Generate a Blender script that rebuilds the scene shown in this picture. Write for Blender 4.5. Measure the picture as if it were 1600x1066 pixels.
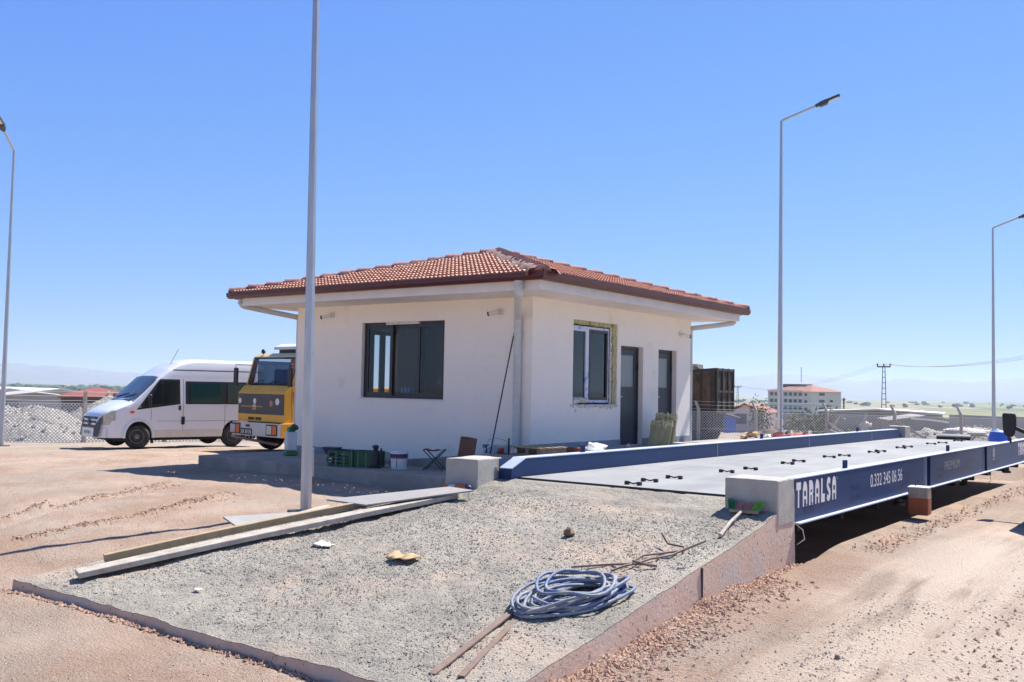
import bpy, math, random
import numpy as np
from mathutils import Vector, Matrix

for o in list(bpy.data.objects):
    bpy.data.objects.remove(o)
scene = bpy.context.scene
COL = scene.collection
R = math.radians
random.seed(7)
rng = np.random.default_rng(7)

# ------------------------------------------------------------------ camera, sky, sun, exposure
# The origin is the photographer's eye; +Y runs along the weighbridge, -X along the front wall of the hut.
YAW, PITCH, ROLL, FPX = R(-36.76487), R(2.82512), R(1.08104), 1522.5
_f = np.array([math.sin(YAW) * math.cos(PITCH), math.cos(YAW) * math.cos(PITCH), math.sin(PITCH)])
_r = np.array([math.cos(YAW), -math.sin(YAW), 0.0])
_u = np.cross(_r, _f)
_r, _u = math.cos(ROLL) * _r + math.sin(ROLL) * _u, -math.sin(ROLL) * _r + math.cos(ROLL) * _u
cam_data = bpy.data.cameras.new('camera')
cam_data.sensor_width = 36.0
cam_data.lens = 36.0 * FPX / 1600.0
cam_data.clip_start = 0.05
cam_data.clip_end = 120000.0
cam = bpy.data.objects.new('camera', cam_data)
COL.objects.link(cam)
cam.matrix_world = Matrix(((_r[0], _u[0], -_f[0], 0), (_r[1], _u[1], -_f[1], 0), (_r[2], _u[2], -_f[2], 0), (0, 0, 0, 1)))
scene.camera = cam

SUN_EL, SUN_AZ = R(55.0), R(9.0)          # azimuth measured from +Y towards +X
world = bpy.data.worlds.new("World")
scene.world = world
world.use_nodes = True
wn, wl = world.node_tree.nodes, world.node_tree.links
wn.clear()
sky = wn.new('ShaderNodeTexSky')
sky.sky_type = 'NISHITA'
sky.sun_disc = False
sky.sun_elevation = SUN_EL
sky.sun_rotation = SUN_AZ
sky.altitude = 1000.0
sky.air_density = 1.0
sky.dust_density = 0.1
sky.ozone_density = 3.5
bg = wn.new('ShaderNodeBackground')
bg.inputs['Strength'].default_value = 0.105
wo = wn.new('ShaderNodeOutputWorld')
# grade the clear-sky model channel by channel to the photograph's even, slightly violet blue
sp_ = wn.new('ShaderNodeSeparateColor')
cb_ = wn.new('ShaderNodeCombineColor')
wl.new(sky.outputs[0], sp_.inputs[0])
for i_, (k_, g__) in enumerate(((0.465, 0.81), (0.955, 0.61), (4.2, 0.09))):
    pw = wn.new('ShaderNodeMath'); pw.operation = 'POWER'; pw.inputs[1].default_value = g__
    ml = wn.new('ShaderNodeMath'); ml.operation = 'MULTIPLY'; ml.inputs[1].default_value = k_
    wl.new(sp_.outputs[i_], pw.inputs[0]); wl.new(pw.outputs[0], ml.inputs[0]); wl.new(ml.outputs[0], cb_.inputs[i_])
# dimmer overhead and opposite the sun, mostly in the blue
sc_ = wn.new('ShaderNodeSeparateColor'); cc_ = wn.new('ShaderNodeCombineColor')
wl.new(cb_.outputs[0], sc_.inputs[0])
for i_, lo_ in enumerate((0.92, 0.66, 0.40)):
    dm = wn.new('ShaderNodeMapRange'); dm.interpolation_type = 'SMOOTHSTEP'
    dm.inputs['From Min'].default_value = 1.8; dm.inputs['From Max'].default_value = 4.9
    dm.inputs['To Min'].default_value = lo_; dm.inputs['To Max'].default_value = 1.0
    wl.new(sp_.outputs[2], dm.inputs['Value'])
    ml = wn.new('ShaderNodeMath'); ml.operation = 'MULTIPLY'
    wl.new(sc_.outputs[i_], ml.inputs[0]); wl.new(dm.outputs[0], ml.inputs[1]); wl.new(ml.outputs[0], cc_.inputs[i_])
wl.new(cc_.outputs[0], bg.inputs['Color'])
wl.new(bg.outputs[0], wo.inputs['Surface'])

sun_data = bpy.data.lights.new('sun', 'SUN')
sun_data.energy = 5.0
sun_data.angle = R(0.53)
sun_data.color = (1.0, 0.95, 0.88)
sun = bpy.data.objects.new('sun', sun_data)
COL.objects.link(sun)
_sd = Vector((math.cos(SUN_EL) * math.sin(SUN_AZ), math.cos(SUN_EL) * math.cos(SUN_AZ), math.sin(SUN_EL)))
sun.rotation_euler = _sd.to_track_quat('Z', 'Y').to_euler()
sun.location = (0, 0, 60)

scene.view_settings.view_transform = 'Standard'
scene.view_settings.look = 'None'
scene.view_settings.exposure = 0.86
scene.view_settings.gamma = 1.0
scene.cycles.use_denoising = True
scene.cycles.max_bounces = 6
scene.cycles.transparent_max_bounces = 24
scene.cycles.volume_bounces = 1


def at(px, py, d):
    """World point seen in the direction of photo pixel (px, py) at horizontal distance d metres."""
    v = _f * FPX + _r * (px - 800) - _u * (py - 533)
    return v * (d / math.hypot(v[0], v[1]))


# ------------------------------------------------------------------ noise
def _hash(ix, iy, seed):
    h = (ix.astype(np.int64) * 374761393 + iy.astype(np.int64) * 668265263 + seed * 974634777) & 0xFFFFFFFF
    h = ((h ^ (h >> 13)) * 1274126177) & 0xFFFFFFFF
    return ((h ^ (h >> 16)) & 0xFFFF) / 65535.0


def vnoise(x, y, seed=0):
    x = np.asarray(x, float); y = np.asarray(y, float)
    ix, iy = np.floor(x), np.floor(y)
    fx, fy = x - ix, y - iy
    fx = fx * fx * (3 - 2 * fx); fy = fy * fy * (3 - 2 * fy)
    a, b = _hash(ix, iy, seed), _hash(ix + 1, iy, seed)
    c, d = _hash(ix, iy + 1, seed), _hash(ix + 1, iy + 1, seed)
    return (a + (b - a) * fx) * (1 - fy) + (c + (d - c) * fx) * fy - 0.5


def fbm(x, y, seed=0, octv=4):
    s, a = 0.0, 1.0
    for k in range(octv):
        s = s + a * vnoise(x * 2 ** k, y * 2 ** k, seed + k * 17)
        a *= 0.5
    return s


# ------------------------------------------------------------------ materials
def mat(name, col, rough=0.7, col2=None, scale=4.0, detail=6.0, lo=0.35, hi=0.65, bump=0.0, bscale=40.0, metal=0.0,
        spec=0.5, stretch=None, spot=None, sscale=8.0, slo=0.6, shi=0.66, spot2=None, s2scale=2.0, s2lo=0.55, s2hi=0.7, bdist=0.02, coat=0.0):
    m = bpy.data.materials.new(name)
    m.use_nodes = True
    n, l = m.node_tree.nodes, m.node_tree.links
    b = n['Principled BSDF']
    b.inputs['Roughness'].default_value = rough
    b.inputs['Metallic'].default_value = metal
    b.inputs['Specular IOR Level'].default_value = spec
    b.inputs['Coat Weight'].default_value = coat
    b.inputs['Coat Roughness'].default_value = 0.05
    b.inputs['Base Color'].default_value = (*col, 1)
    tc = n.new('ShaderNodeTexCoord')
    vec = tc.outputs['Object']
    if stretch:
        mp = n.new('ShaderNodeMapping')
        mp.inputs['Scale'].default_value = stretch
        l.new(vec, mp.inputs['Vector'])
        vec2 = mp.outputs[0]
    else:
        vec2 = vec

    def ramp_noise(v, sc, a, z, det=6.0):
        t = n.new('ShaderNodeTexNoise')
        t.inputs['Scale'].default_value = sc
        t.inputs['Detail'].default_value = det
        t.inputs['Roughness'].default_value = 0.62
        l.new(v, t.inputs['Vector'])
        r = n.new('ShaderNodeMapRange')
        r.inputs['From Min'].default_value = a
        r.inputs['From Max'].default_value = z
        l.new(t.outputs['Fac'], r.inputs['Value'])
        return r.outputs[0]

    cur = None

    def mixin(fac, c):
        nonlocal cur
        x = n.new('ShaderNodeMix')
        x.data_type = 'RGBA'
        l.new(fac, x.inputs['Factor'])
        if cur is None:
            x.inputs['A'].default_value = (*col, 1)
        else:
            l.new(cur, x.inputs['A'])
        x.inputs['B'].default_value = (*c, 1)
        cur = x.outputs['Result']

    if col2:
        mixin(ramp_noise(vec2, scale, lo, hi, detail), col2)
    if spot:
        mixin(ramp_noise(vec, sscale, slo, shi), spot)
    if spot2:
        mixin(ramp_noise(vec, s2scale, s2lo, s2hi), spot2)
    if cur is not None:
        l.new(cur, b.inputs['Base Color'])
    if bump > 0:
        t = n.new('ShaderNodeTexNoise')
        t.inputs['Scale'].default_value = bscale
        t.inputs['Detail'].default_value = 8.0
        t.inputs['Roughness'].default_value = 0.65
        l.new(vec2, t.inputs['Vector'])
        bp = n.new('ShaderNodeBump')
        bp.inputs['Strength'].default_value = bump
        bp.inputs['Distance'].default_value = bdist
        l.new(t.outputs['Fac'], bp.inputs['Height'])
        l.new(bp.outputs[0], b.inputs['Normal'])
    return m


def glass_mat(name, tint, refl=(0.9, 0.95, 1.0), rough=0.01, ior=1.5):
    m = bpy.data.materials.new(name)
    m.use_nodes = True
    n, l = m.node_tree.nodes, m.node_tree.links
    n.clear()
    tr = n.new('ShaderNodeBsdfTransparent'); tr.inputs[0].default_value = (*tint, 1)
    gl = n.new('ShaderNodeBsdfGlossy'); gl.inputs[0].default_value = (*refl, 1); gl.inputs['Roughness'].default_value = rough
    fr = n.new('ShaderNodeFresnel'); fr.inputs['IOR'].default_value = ior
    mx = n.new('ShaderNodeMixShader'); ou = n.new('ShaderNodeOutputMaterial')
    l.new(fr.outputs[0], mx.inputs[0]); l.new(tr.outputs[0], mx.inputs[1]); l.new(gl.outputs[0], mx.inputs[2])
    l.new(mx.outputs[0], ou.inputs[0])
    return m


M = {}
M['plaster'] = mat('plaster', (0.92, 0.845, 0.745), 0.85, (0.89, 0.815, 0.715), 0.9, bump=0.3, bscale=110, bdist=0.005, spot=(0.72, 0.66, 0.58), sscale=1.6, slo=0.62, shi=0.85, spot2=(0.84, 0.78, 0.70), s2scale=7, s2lo=0.56, s2hi=0.75)
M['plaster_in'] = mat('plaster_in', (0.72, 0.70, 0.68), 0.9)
M['soffit'] = mat('soffit', (0.82, 0.775, 0.735), 0.85, (0.72, 0.70, 0.68), 2.0, bump=0.1, bscale=90, bdist=0.003)
M['baseboard'] = mat('baseboard', (0.36, 0.37, 0.38), 0.8, (0.27, 0.28, 0.29), 5, bump=0.2)
M['tile'] = mat('tile', (0.36, 0.135, 0.075), 0.6, (0.45, 0.205, 0.13), 6.0, bump=0.25, bscale=60, bdist=0.004, spot=(0.34, 0.105, 0.07), sscale=2.3, slo=0.56, shi=0.66, spot2=(0.44, 0.26, 0.19), s2scale=14, s2lo=0.58, s2hi=0.7)
M['mortar'] = mat('mortar', (0.29, 0.185, 0.165), 0.95, (0.19, 0.115, 0.10), 14.0, bump=0.5, bscale=25, bdist=0.03, spot=(0.55, 0.25, 0.18), sscale=5.0, slo=0.58, shi=0.66)
M['mortar_dark'] = mat('mortar_dark', (0.36, 0.22, 0.19), 0.95, (0.28, 0.16, 0.14), 8.0, bump=0.5)
M['gutter'] = mat('gutter', (0.085, 0.018, 0.018), 0.42, (0.10, 0.025, 0.022), 3)
M['pvc'] = mat('pvc', (0.60, 0.60, 0.57), 0.5, (0.52, 0.52, 0.50), 6)
M['dark_frame'] = mat('dark_frame', (0.022, 0.023, 0.026), 0.4, (0.03, 0.03, 0.034), 3)
M['door_paint'] = mat('door_paint', (0.025, 0.030, 0.040), 0.45, (0.035, 0.04, 0.05), 2.5)
M['white_pvc'] = mat('white_pvc', (0.66, 0.70, 0.80), 0.35, (0.30, 0.40, 0.70), 9, lo=0.55, hi=0.6)
M['wool'] = mat('wool', (0.56, 0.50, 0.28), 0.95, (0.44, 0.39, 0.20), 14, bump=0.8, bscale=60, stretch=(1, 1, 0.25))
M['wool_fluff'] = mat('wool_fluff', (0.80, 0.74, 0.46), 0.95, (0.66, 0.6, 0.32), 30, bump=0.8, bscale=80)
M['foam'] = mat('foam', (0.72, 0.68, 0.60), 0.9, (0.35, 0.28, 0.2), 22, lo=0.55, hi=0.62, bump=0.6, bscale=60)
M['pane'] = glass_mat('pane', (0.76, 0.80, 0.82))
M['pane_dark'] = glass_mat('pane_dark', (0.30, 0.31, 0.32))
M['pane_mid'] = glass_mat('pane_mid', (0.52, 0.55, 0.57))
M['pane_frost'] = mat('pane_frost', (0.20, 0.23, 0.22), 0.25)
M['concrete'] = mat('concrete', (0.44, 0.42, 0.375), 0.9, (0.36, 0.34, 0.305), 3.5, bump=0.55, bscale=35, bdist=0.01, spot=(0.30, 0.28, 0.26), sscale=22, slo=0.68, shi=0.74)
M['concrete_pink'] = mat('concrete_pink', (0.66, 0.485, 0.375), 0.9, (0.57, 0.415, 0.32), 2.2, bump=0.6, bscale=28, bdist=0.012, spot=(0.22, 0.14, 0.105), sscale=19, slo=0.615, shi=0.65, spot2=(0.50, 0.45, 0.40), s2scale=1.4, s2lo=0.5, s2hi=0.68)
M['pavement'] = mat('pavement', (0.34, 0.31, 0.275), 0.9, (0.26, 0.235, 0.205), 2.0, bump=0.4, bscale=40, bdist=0.008, spot=(0.48, 0.38, 0.32), sscale=1.5, slo=0.55, shi=0.75)
M['deck'] = mat('deck', (0.285, 0.288, 0.29), 0.75, (0.205, 0.208, 0.21), 1.6, spec=0.4, bump=0.15, bscale=30, bdist=0.004, stretch=(1.0, 0.22, 1.0), spot=(0.33, 0.27, 0.21), sscale=5.0, slo=0.64, shi=0.74, spot2=(0.30, 0.30, 0.295), s2scale=0.9, s2lo=0.5, s2hi=0.7)
M['blue'] = mat('blue', (0.010, 0.036, 0.115), 0.5, (0.013, 0.041, 0.13), 2.0, spec=0.3, spot=(0.05, 0.045, 0.05), sscale=2.2, slo=0.66, shi=0.8)
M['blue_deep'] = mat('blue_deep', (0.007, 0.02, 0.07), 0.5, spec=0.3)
M['blue_pale'] = mat('blue_pale', (0.42, 0.47, 0.58), 0.6, (0.36, 0.42, 0.55), 5, stretch=(1, .3, 1))  # paler, greyer blue for the beam flanges and joint plates
M['letter'] = mat('letter', (0.72, 0.70, 0.68), 0.6)
M['letter_dim'] = mat('letter_dim', (0.34, 0.33, 0.34), 0.6)
M['black'] = mat('black', (0.012, 0.012, 0.013), 0.5, (0.02, 0.02, 0.02), 10)
M['rubber'] = mat('rubber', (0.018, 0.018, 0.019), 0.8, (0.05, 0.045, 0.04), 6, bump=0.2)
M['under'] = mat('under', (0.02, 0.02, 0.02), 0.9)
M['steel'] = mat('steel', (0.50, 0.51, 0.53), 0.42, (0.42, 0.43, 0.45), 3.0, metal=0.75, stretch=(4, 4, 0.7), bump=0.05)
M['steel_dark'] = mat('steel_dark', (0.05, 0.055, 0.065), 0.5)
M['lamp_glass'] = mat('lamp_glass', (0.62, 0.58, 0.50), 0.25)
M['wood_pale'] = mat('wood_pale', (0.50, 0.455, 0.39), 0.85, (0.36, 0.31, 0.25), 7.0, bump=0.5, bscale=25, stretch=(1.0, 1.0, 1.0), spot=(0.30, 0.24, 0.18), sscale=6, slo=0.68, shi=0.75)
M['wood_tan'] = mat('wood_tan', (0.44, 0.34, 0.20), 0.85, (0.34, 0.25, 0.14), 8.0, bump=0.3, bscale=25, spot=(0.22, 0.15, 0.09), sscale=5, slo=0.64, shi=0.72)
M['ply_grey'] = mat('ply_grey', (0.31, 0.30, 0.29), 0.85, (0.25, 0.245, 0.235), 3.0, bump=0.15, bscale=30, spot=(0.40, 0.34, 0.28), sscale=3, slo=0.55, shi=0.72)
M['wood_brown'] = mat('wood_brown', (0.20, 0.075, 0.035), 0.6, (0.15, 0.055, 0.028), 10, stretch=(6, 6, 1))
M['rust'] = mat('rust', (0.34, 0.10, 0.035), 0.75, (0.22, 0.065, 0.03), 6, bump=0.3, bscale=40)
M['rust_steel'] = mat('rust_steel', (0.17, 0.115, 0.09), 0.65, (0.24, 0.16, 0.12), 9, bump=0.2)
M['tin'] = mat('tin', (0.36, 0.35, 0.33), 0.4, (0.25, 0.22, 0.2), 8, metal=0.6)
M['hose'] = mat('hose', (0.09, 0.15, 0.30), 0.65, (0.25, 0.27, 0.31), 2.6, lo=0.38, hi=0.6, spot=(0.38, 0.35, 0.31), sscale=6, slo=0.52, shi=0.66, bump=0.2, bscale=60)
M['white_paint'] = mat('white_paint', (0.80, 0.81, 0.82), 0.22, (0.77, 0.78, 0.79), 1.0, coat=0.5)
M['white_dusty'] = mat('white_dusty', (0.66, 0.62, 0.57), 0.6, (0.60, 0.54, 0.47), 2.5)
M['white_plain'] = mat('white_plain', (0.74, 0.73, 0.70), 0.6, (0.66, 0.64, 0.6), 5)
M['yellow'] = mat('yellow', (0.82, 0.45, 0.07), 0.5, (0.74, 0.40, 0.065), 3, spec=0.25, spot=(0.55, 0.32, 0.07), sscale=6, slo=0.66, shi=0.74)
M['yellow_dark'] = mat('yellow_dark', (0.50, 0.27, 0.03), 0.5)
M['cream'] = mat('cream', (0.70, 0.58, 0.32), 0.45)
M['grey_dark'] = mat('grey_dark', (0.065, 0.065, 0.07), 0.6, (0.08, 0.075, 0.075), 4)
M['orange'] = mat('orange', (0.65, 0.13, 0.03), 0.4)
M['red'] = mat('red', (0.45, 0.05, 0.05), 0.6)
M['red_dark'] = mat('red_dark', (0.18, 0.02, 0.03), 0.7)
M['green'] = mat('green', (0.035, 0.20, 0.06), 0.5)
M['green_dark'] = mat('green_dark', (0.018, 0.06, 0.035), 0.55, (0.025, 0.075, 0.045), 8)
M['lime'] = mat('lime', (0.22, 0.45, 0.05), 0.6, (0.12, 0.35, 0.04), 12)
M['pink'] = mat('pink', (0.50, 0.20, 0.16), 0.7)
M['navy'] = mat('navy', (0.03, 0.04, 0.14), 0.5)
M['blue_bright'] = mat('blue_bright', (0.04, 0.14, 0.60), 0.5)
M['card'] = mat('card', (0.50, 0.36, 0.20), 0.9, (0.40, 0.28, 0.15), 9)
M['paper'] = mat('paper', (0.70, 0.64, 0.56), 0.9)
M['clear_plastic'] = glass_mat('clear_plastic', (0.75, 0.78, 0.82), rough=0.15)
M['rim'] = mat('rim', (0.22, 0.22, 0.22), 0.5, (0.15, 0.14, 0.13), 9, metal=0.4)
M['headlight'] = mat('headlight', (0.50, 0.49, 0.44), 0.12, (0.35, 0.34, 0.3), 12, coat=0.8)
M['rib_rust'] = mat('rib_rust', (0.085, 0.055, 0.035), 0.85, (0.15, 0.085, 0.04), 3.0, stretch=(1.5, 1.5, 0.5), bump=0.3, spot=(0.025, 0.02, 0.018), sscale=3, slo=0.55, shi=0.68)
M['dump_dark'] = mat('dump_dark', (0.035, 0.03, 0.026), 0.85, (0.06, 0.045, 0.032), 3)
M['fence_post'] = mat('fence_post', (0.46, 0.42, 0.38), 0.9, (0.38, 0.34, 0.31), 5, bump=0.2)
M['wire'] = mat('wire', (0.60, 0.60, 0.58), 0.6)
M['stone'] = mat('stone', (0.42, 0.38, 0.34), 0.95, (0.34, 0.30, 0.26), 3)
M['clod'] = mat('clod', (0.38, 0.225, 0.155), 0.95, (0.48, 0.335, 0.25), 2)
M['pebble_grey'] = mat('pebble_grey', (0.42, 0.39, 0.345), 0.95, (0.22, 0.205, 0.185), 14, lo=0.4, hi=0.6)
M['rubble'] = mat('rubble', (0.46, 0.42, 0.35), 0.95, (0.38, 0.345, 0.285), 1.2, bump=0.9, bscale=4, bdist=0.25, spot=(0.55, 0.52, 0.45), sscale=1.2, slo=0.56, shi=0.7)
M['rubble_grey'] = mat('rubble_grey', (0.36, 0.34, 0.31), 0.95, (0.26, 0.23, 0.20), 1.4, bump=0.9, bscale=4, bdist=0.25, spot=(0.50, 0.46, 0.4), sscale=2.0, slo=0.56, shi=0.66)
M['leaf'] = mat('leaf', (0.05, 0.085, 0.025), 0.8, (0.09, 0.11, 0.05), 1.5)
M['leaf_far'] = mat('leaf_far', (0.035, 0.065, 0.03), 0.9, (0.06, 0.085, 0.04), 0.02)
M['bush'] = mat('bush', (0.13, 0.15, 0.08), 0.9, (0.20, 0.20, 0.12), 3)
M['grey_wall'] = mat('grey_wall', (0.36, 0.345, 0.33), 0.9, (0.43, 0.415, 0.395), 0.5, bump=0.1, bscale=3)
M['dark_wall'] = mat('dark_wall', (0.085, 0.08, 0.08), 0.9, (0.13, 0.12, 0.115), 0.6)
M['mid_wall'] = mat('mid_wall', (0.27, 0.25, 0.23), 0.9, (0.33, 0.31, 0.285), 0.6)
M['school_wall'] = mat('school_wall', (0.93, 0.76, 0.66), 0.9, (0.88, 0.71, 0.61), 0.1)
M['school_pale'] = mat('school_pale', (0.85, 0.83, 0.80), 0.9)
M['roof_red'] = mat('roof_red', (0.26, 0.085, 0.07), 0.85, (0.21, 0.07, 0.06), 0.4)
M['roof_pink'] = mat('roof_pink', (0.34, 0.15, 0.12), 0.85, (0.29, 0.125, 0.10), 0.2)
M['roof_white'] = mat('roof_white', (0.78, 0.77, 0.75), 0.6, (0.70, 0.68, 0.66), 0.3)
M['window_dark'] = mat('window_dark', (0.12, 0.13, 0.14), 0.2)
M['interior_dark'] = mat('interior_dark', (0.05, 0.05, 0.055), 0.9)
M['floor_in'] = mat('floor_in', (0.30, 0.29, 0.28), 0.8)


# ------------------------------------------------------------------ mesh builder
class MB:
    def __init__(s):
        s.v, s.f = [], []

    def add(s, vs, fs):
        k = len(s.v)
        s.v.extend([tuple(float(c) for c in p) for p in vs])
        s.f.extend([tuple(i + k for i in f) for f in fs])
        return s

    def box(s, x0, x1, y0, y1, z0, z1):
        return s.add([(x0, y0, z0), (x1, y0, z0), (x1, y1, z0), (x0, y1, z0), (x0, y0, z1), (x1, y0, z1), (x1, y1, z1), (x0, y1, z1)],
                     [(0, 3, 2, 1), (4, 5, 6, 7), (0, 1, 5, 4), (1, 2, 6, 5), (2, 3, 7, 6), (3, 0, 4, 7)])

    def hexa(s, b, t):
        """Solid between bottom quad b and top quad t (both counter-clockwise from above)."""
        return s.add(list(b) + list(t), [(0, 3, 2, 1), (4, 5, 6, 7), (0, 1, 5, 4), (1, 2, 6, 5), (2, 3, 7, 6), (3, 0, 4, 7)])

    def prism(s, pts, axis, a, b):
        """Polygon pts in the plane across axis, extruded from a to b along axis (0=x: pts are (y,z); 1=y: (x,z); 2=z: (x,y))."""
        def P(p, t):
            return (t, p[0], p[1]) if axis == 0 else ((p[0], t, p[1]) if axis == 1 else (p[0], p[1], t))
        n = len(pts)
        area = sum(pts[i][0] * pts[(i + 1) % n][1] - pts[(i + 1) % n][0] * pts[i][1] for i in range(n))
        if (area < 0) != (axis == 1):
            pts = pts[::-1]
        if a > b:
            a, b = b, a
        vs = [P(p, a) for p in pts] + [P(p, b) for p in pts]
        fs = [tuple(range(n))[::-1], tuple(range(n, 2 * n))]
        fs += [(i, (i + 1) % n, n + (i + 1) % n, n + i) for i in range(n)]
        return s.add(vs, fs)

    def tube(s, path, r, n=8, cap=True, closed=False):
        path = [Vector(p) for p in path]
        rs = r if isinstance(r, (list, tuple)) else [r] * len(path)
        m = len(path)
        rings = []
        prev = None
        for i, p in enumerate(path):
            if closed:
                d = path[(i + 1) % m] - path[i - 1]
            else:
                d = path[min(i + 1, m - 1)] - path[max(i - 1, 0)]
            d.normalize()
            if prev is None:
                a = Vector((0, 0, 1)) if abs(d.z) < 0.9 else Vector((1, 0, 0))
                u = d.cross(a).normalized()
            else:
                u = (prev - d * prev.dot(d)).normalized()
            prev = u
            w = d.cross(u)
            rings.append([p + (u * math.cos(2 * math.pi * k / n) + w * math.sin(2 * math.pi * k / n)) * rs[i] for k in range(n)])
        vs = [q for ring in rings for q in ring]
        fs = []
        for i in range(m if closed else m - 1):
            j = (i + 1) % m
            for k in range(n):
                fs.append((i * n + k, i * n + (k + 1) % n, j * n + (k + 1) % n, j * n + k))
        if cap and not closed:
            fs.append(tuple(range(n))[::-1])
            fs.append(tuple((m - 1) * n + k for k in range(n)))
        return s.add(vs, fs)

    def lathe(s, prof, c=(0, 0, 0), axis=2, n=24, cap=True):
        """Profile of (radius, height) pairs turned round an axis through c."""
        vs, fs = [], []
        for r, h in prof:
            for k in range(n):
                a = 2 * math.pi * k / n
                p, q = r * math.cos(a), r * math.sin(a)
                vs.append((c[0] + p, c[1] + q, c[2] + h) if axis == 2 else ((c[0] + h, c[1] + p, c[2] + q) if axis == 0 else (c[0] + q, c[1] + h, c[2] + p)))
        for i in range(len(prof) - 1):
            for k in range(n):
                fs.append((i * n + k, i * n + (k + 1) % n, (i + 1) * n + (k + 1) % n, (i + 1) * n + k))
        if cap:
            fs.append(tuple(range(n))[::-1])
            fs.append(tuple((len(prof) - 1) * n + k for k in range(n)))
        return s.add(vs, fs)

    def grid(s, pts):
        """pts[i][j] -> 3D point."""
        a, b = len(pts), len(pts[0])
        return s.add([p for row in pts for p in row], [(i * b + j, i * b + j + 1, (i + 1) * b + j + 1, (i + 1) * b + j) for i in range(a - 1) for j in range(b - 1)])

    def quad(s, a, b, c, d):
        return s.add([a, b, c, d], [(0, 1, 2, 3)])

    def blob(s, c, r, seed=0, squash=1.0, n=7, rough=0.3):
        rr = random.Random(seed)
        vs, fs = [], []
        m = n
        for i in range(m + 1):
            th = math.pi * i / m
            for k in range(n):
                ph = 2 * math.pi * k / n
                q = 1 + rough * (rr.random() - 0.5) * 2
                if i in (0, m):
                    q = 1
                vs.append((c[0] + r[0] * q * math.sin(th) * math.cos(ph), c[1] + r[1] * q * math.sin(th) * math.sin(ph), c[2] + r[2] * q * math.cos(th)))
        for i in range(m):
            for k in range(n):
                fs.append((i * n + k, (i + 1) * n + k, (i + 1) * n + (k + 1) % n, i * n + (k + 1) % n))
        return s.add(vs, fs)

    def build(s, name, m, parent=None, world=True, bevel=0.0, smooth=None, seg=2):
        me = bpy.data.meshes.new(name)
        vs = s.v
        if parent is not None and world and parent in XF:
            loc, rz = XF[parent]
            ca, sa = math.cos(-rz), math.sin(-rz)
            vs = [((x - loc[0]) * ca - (y - loc[1]) * sa, (x - loc[0]) * sa + (y - loc[1]) * ca, z - loc[2]) for x, y, z in vs]
        me.from_pydata(vs, [], s.f)
        me.validate()
        me.update()
        if m is not None:
            me.materials.append(M[m] if isinstance(m, str) else m)
        o = bpy.data.objects.new(name, me)
        COL.objects.link(o)
        if parent is not None:
            o.parent = parent
            XF[o] = XF.get(parent, ((0, 0, 0), 0))
        else:
            XF[o] = ((0, 0, 0), 0)
        if smooth is not None:
            me.shade_smooth()
            me.set_sharp_from_angle(angle=R(smooth))
        if bevel > 0:
            b = o.modifiers.new('bevel', 'BEVEL')
            b.width = bevel
            b.segments = seg
            b.limit_method = 'ANGLE'
            b.angle_limit = R(35)
        return o


def split_build(mb, name, m, parent, world=True, bevel=0.0, smooth=None):
    """Each connected piece of mb as a part of its own, all with the same name."""
    root = list(range(len(mb.v)))

    def find(a):
        while root[a] != a:
            root[a] = root[root[a]]
            a = root[a]
        return a
    for f in mb.f:
        for i in f[1:]:
            root[find(i)] = find(f[0])
    groups = {}
    for f in mb.f:
        groups.setdefault(find(f[0]), []).append(f)
    out = []
    for fs in groups.values():
        ids = sorted({i for f in fs for i in f})
        k = {i: n for n, i in enumerate(ids)}
        p = MB()
        p.v = [mb.v[i] for i in ids]
        p.f = [tuple(k[i] for i in f) for f in fs]
        out.append(p.build(name, m, parent, world=world, bevel=bevel, smooth=smooth))
    return out


XF = {}


def tag(o, label=None, cat=None, group=None, kind=None):
    if label: o['label'] = label
    if cat: o['category'] = cat
    if group: o['group'] = group
    if kind: o['kind'] = kind
    return o


def thing(name, label, cat, loc=(0, 0, 0), rz=0.0, group=None):
    o = bpy.data.objects.new(name, None)
    o.empty_display_size = 0.2
    COL.objects.link(o)
    o.location = tuple(float(c) for c in loc)
    o.rotation_euler = (0, 0, rz)
    XF[o] = (tuple(float(c) for c in loc), rz)
    return tag(o, label, cat, group)


def dup(o, loc=None, rz=None, label=None, parent=None):
    """A copy of a thing with copies of its parts and sub-parts (meshes shared)."""
    kids = [c for c in bpy.data.objects if c.parent == o]
    c = o.copy()
    COL.objects.link(c)
    if parent is not None: c.parent = parent
    if loc is not None: c.location = tuple(float(q) for q in loc)
    if rz is not None: c.rotation_euler = (0, 0, rz)
    if label: c['label'] = label
    for k in kids:
        dup(k, parent=c)
    return c


def beam_between(mb, a, b, w, t, up=(0, 0, 1)):
    """Rectangular bar from a to b, w wide (across), t thick (along up)."""
    a, b = Vector(a), Vector(b)
    d = (b - a).normalized()
    side = d.cross(Vector(up)).normalized()
    n = side.cross(d).normalized()
    q = []
    for p in (a, b):
        q.append([p - side * w / 2 - n * t / 2, p + side * w / 2 - n * t / 2, p + side * w / 2 + n * t / 2, p - side * w / 2 + n * t / 2])
    mb.add(q[0] + q[1], [(0, 1, 2, 3), (7, 6, 5, 4), (0, 4, 5, 1), (1, 5, 6, 2), (2, 6, 7, 3), (3, 7, 4, 0)])
    return mb


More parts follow.
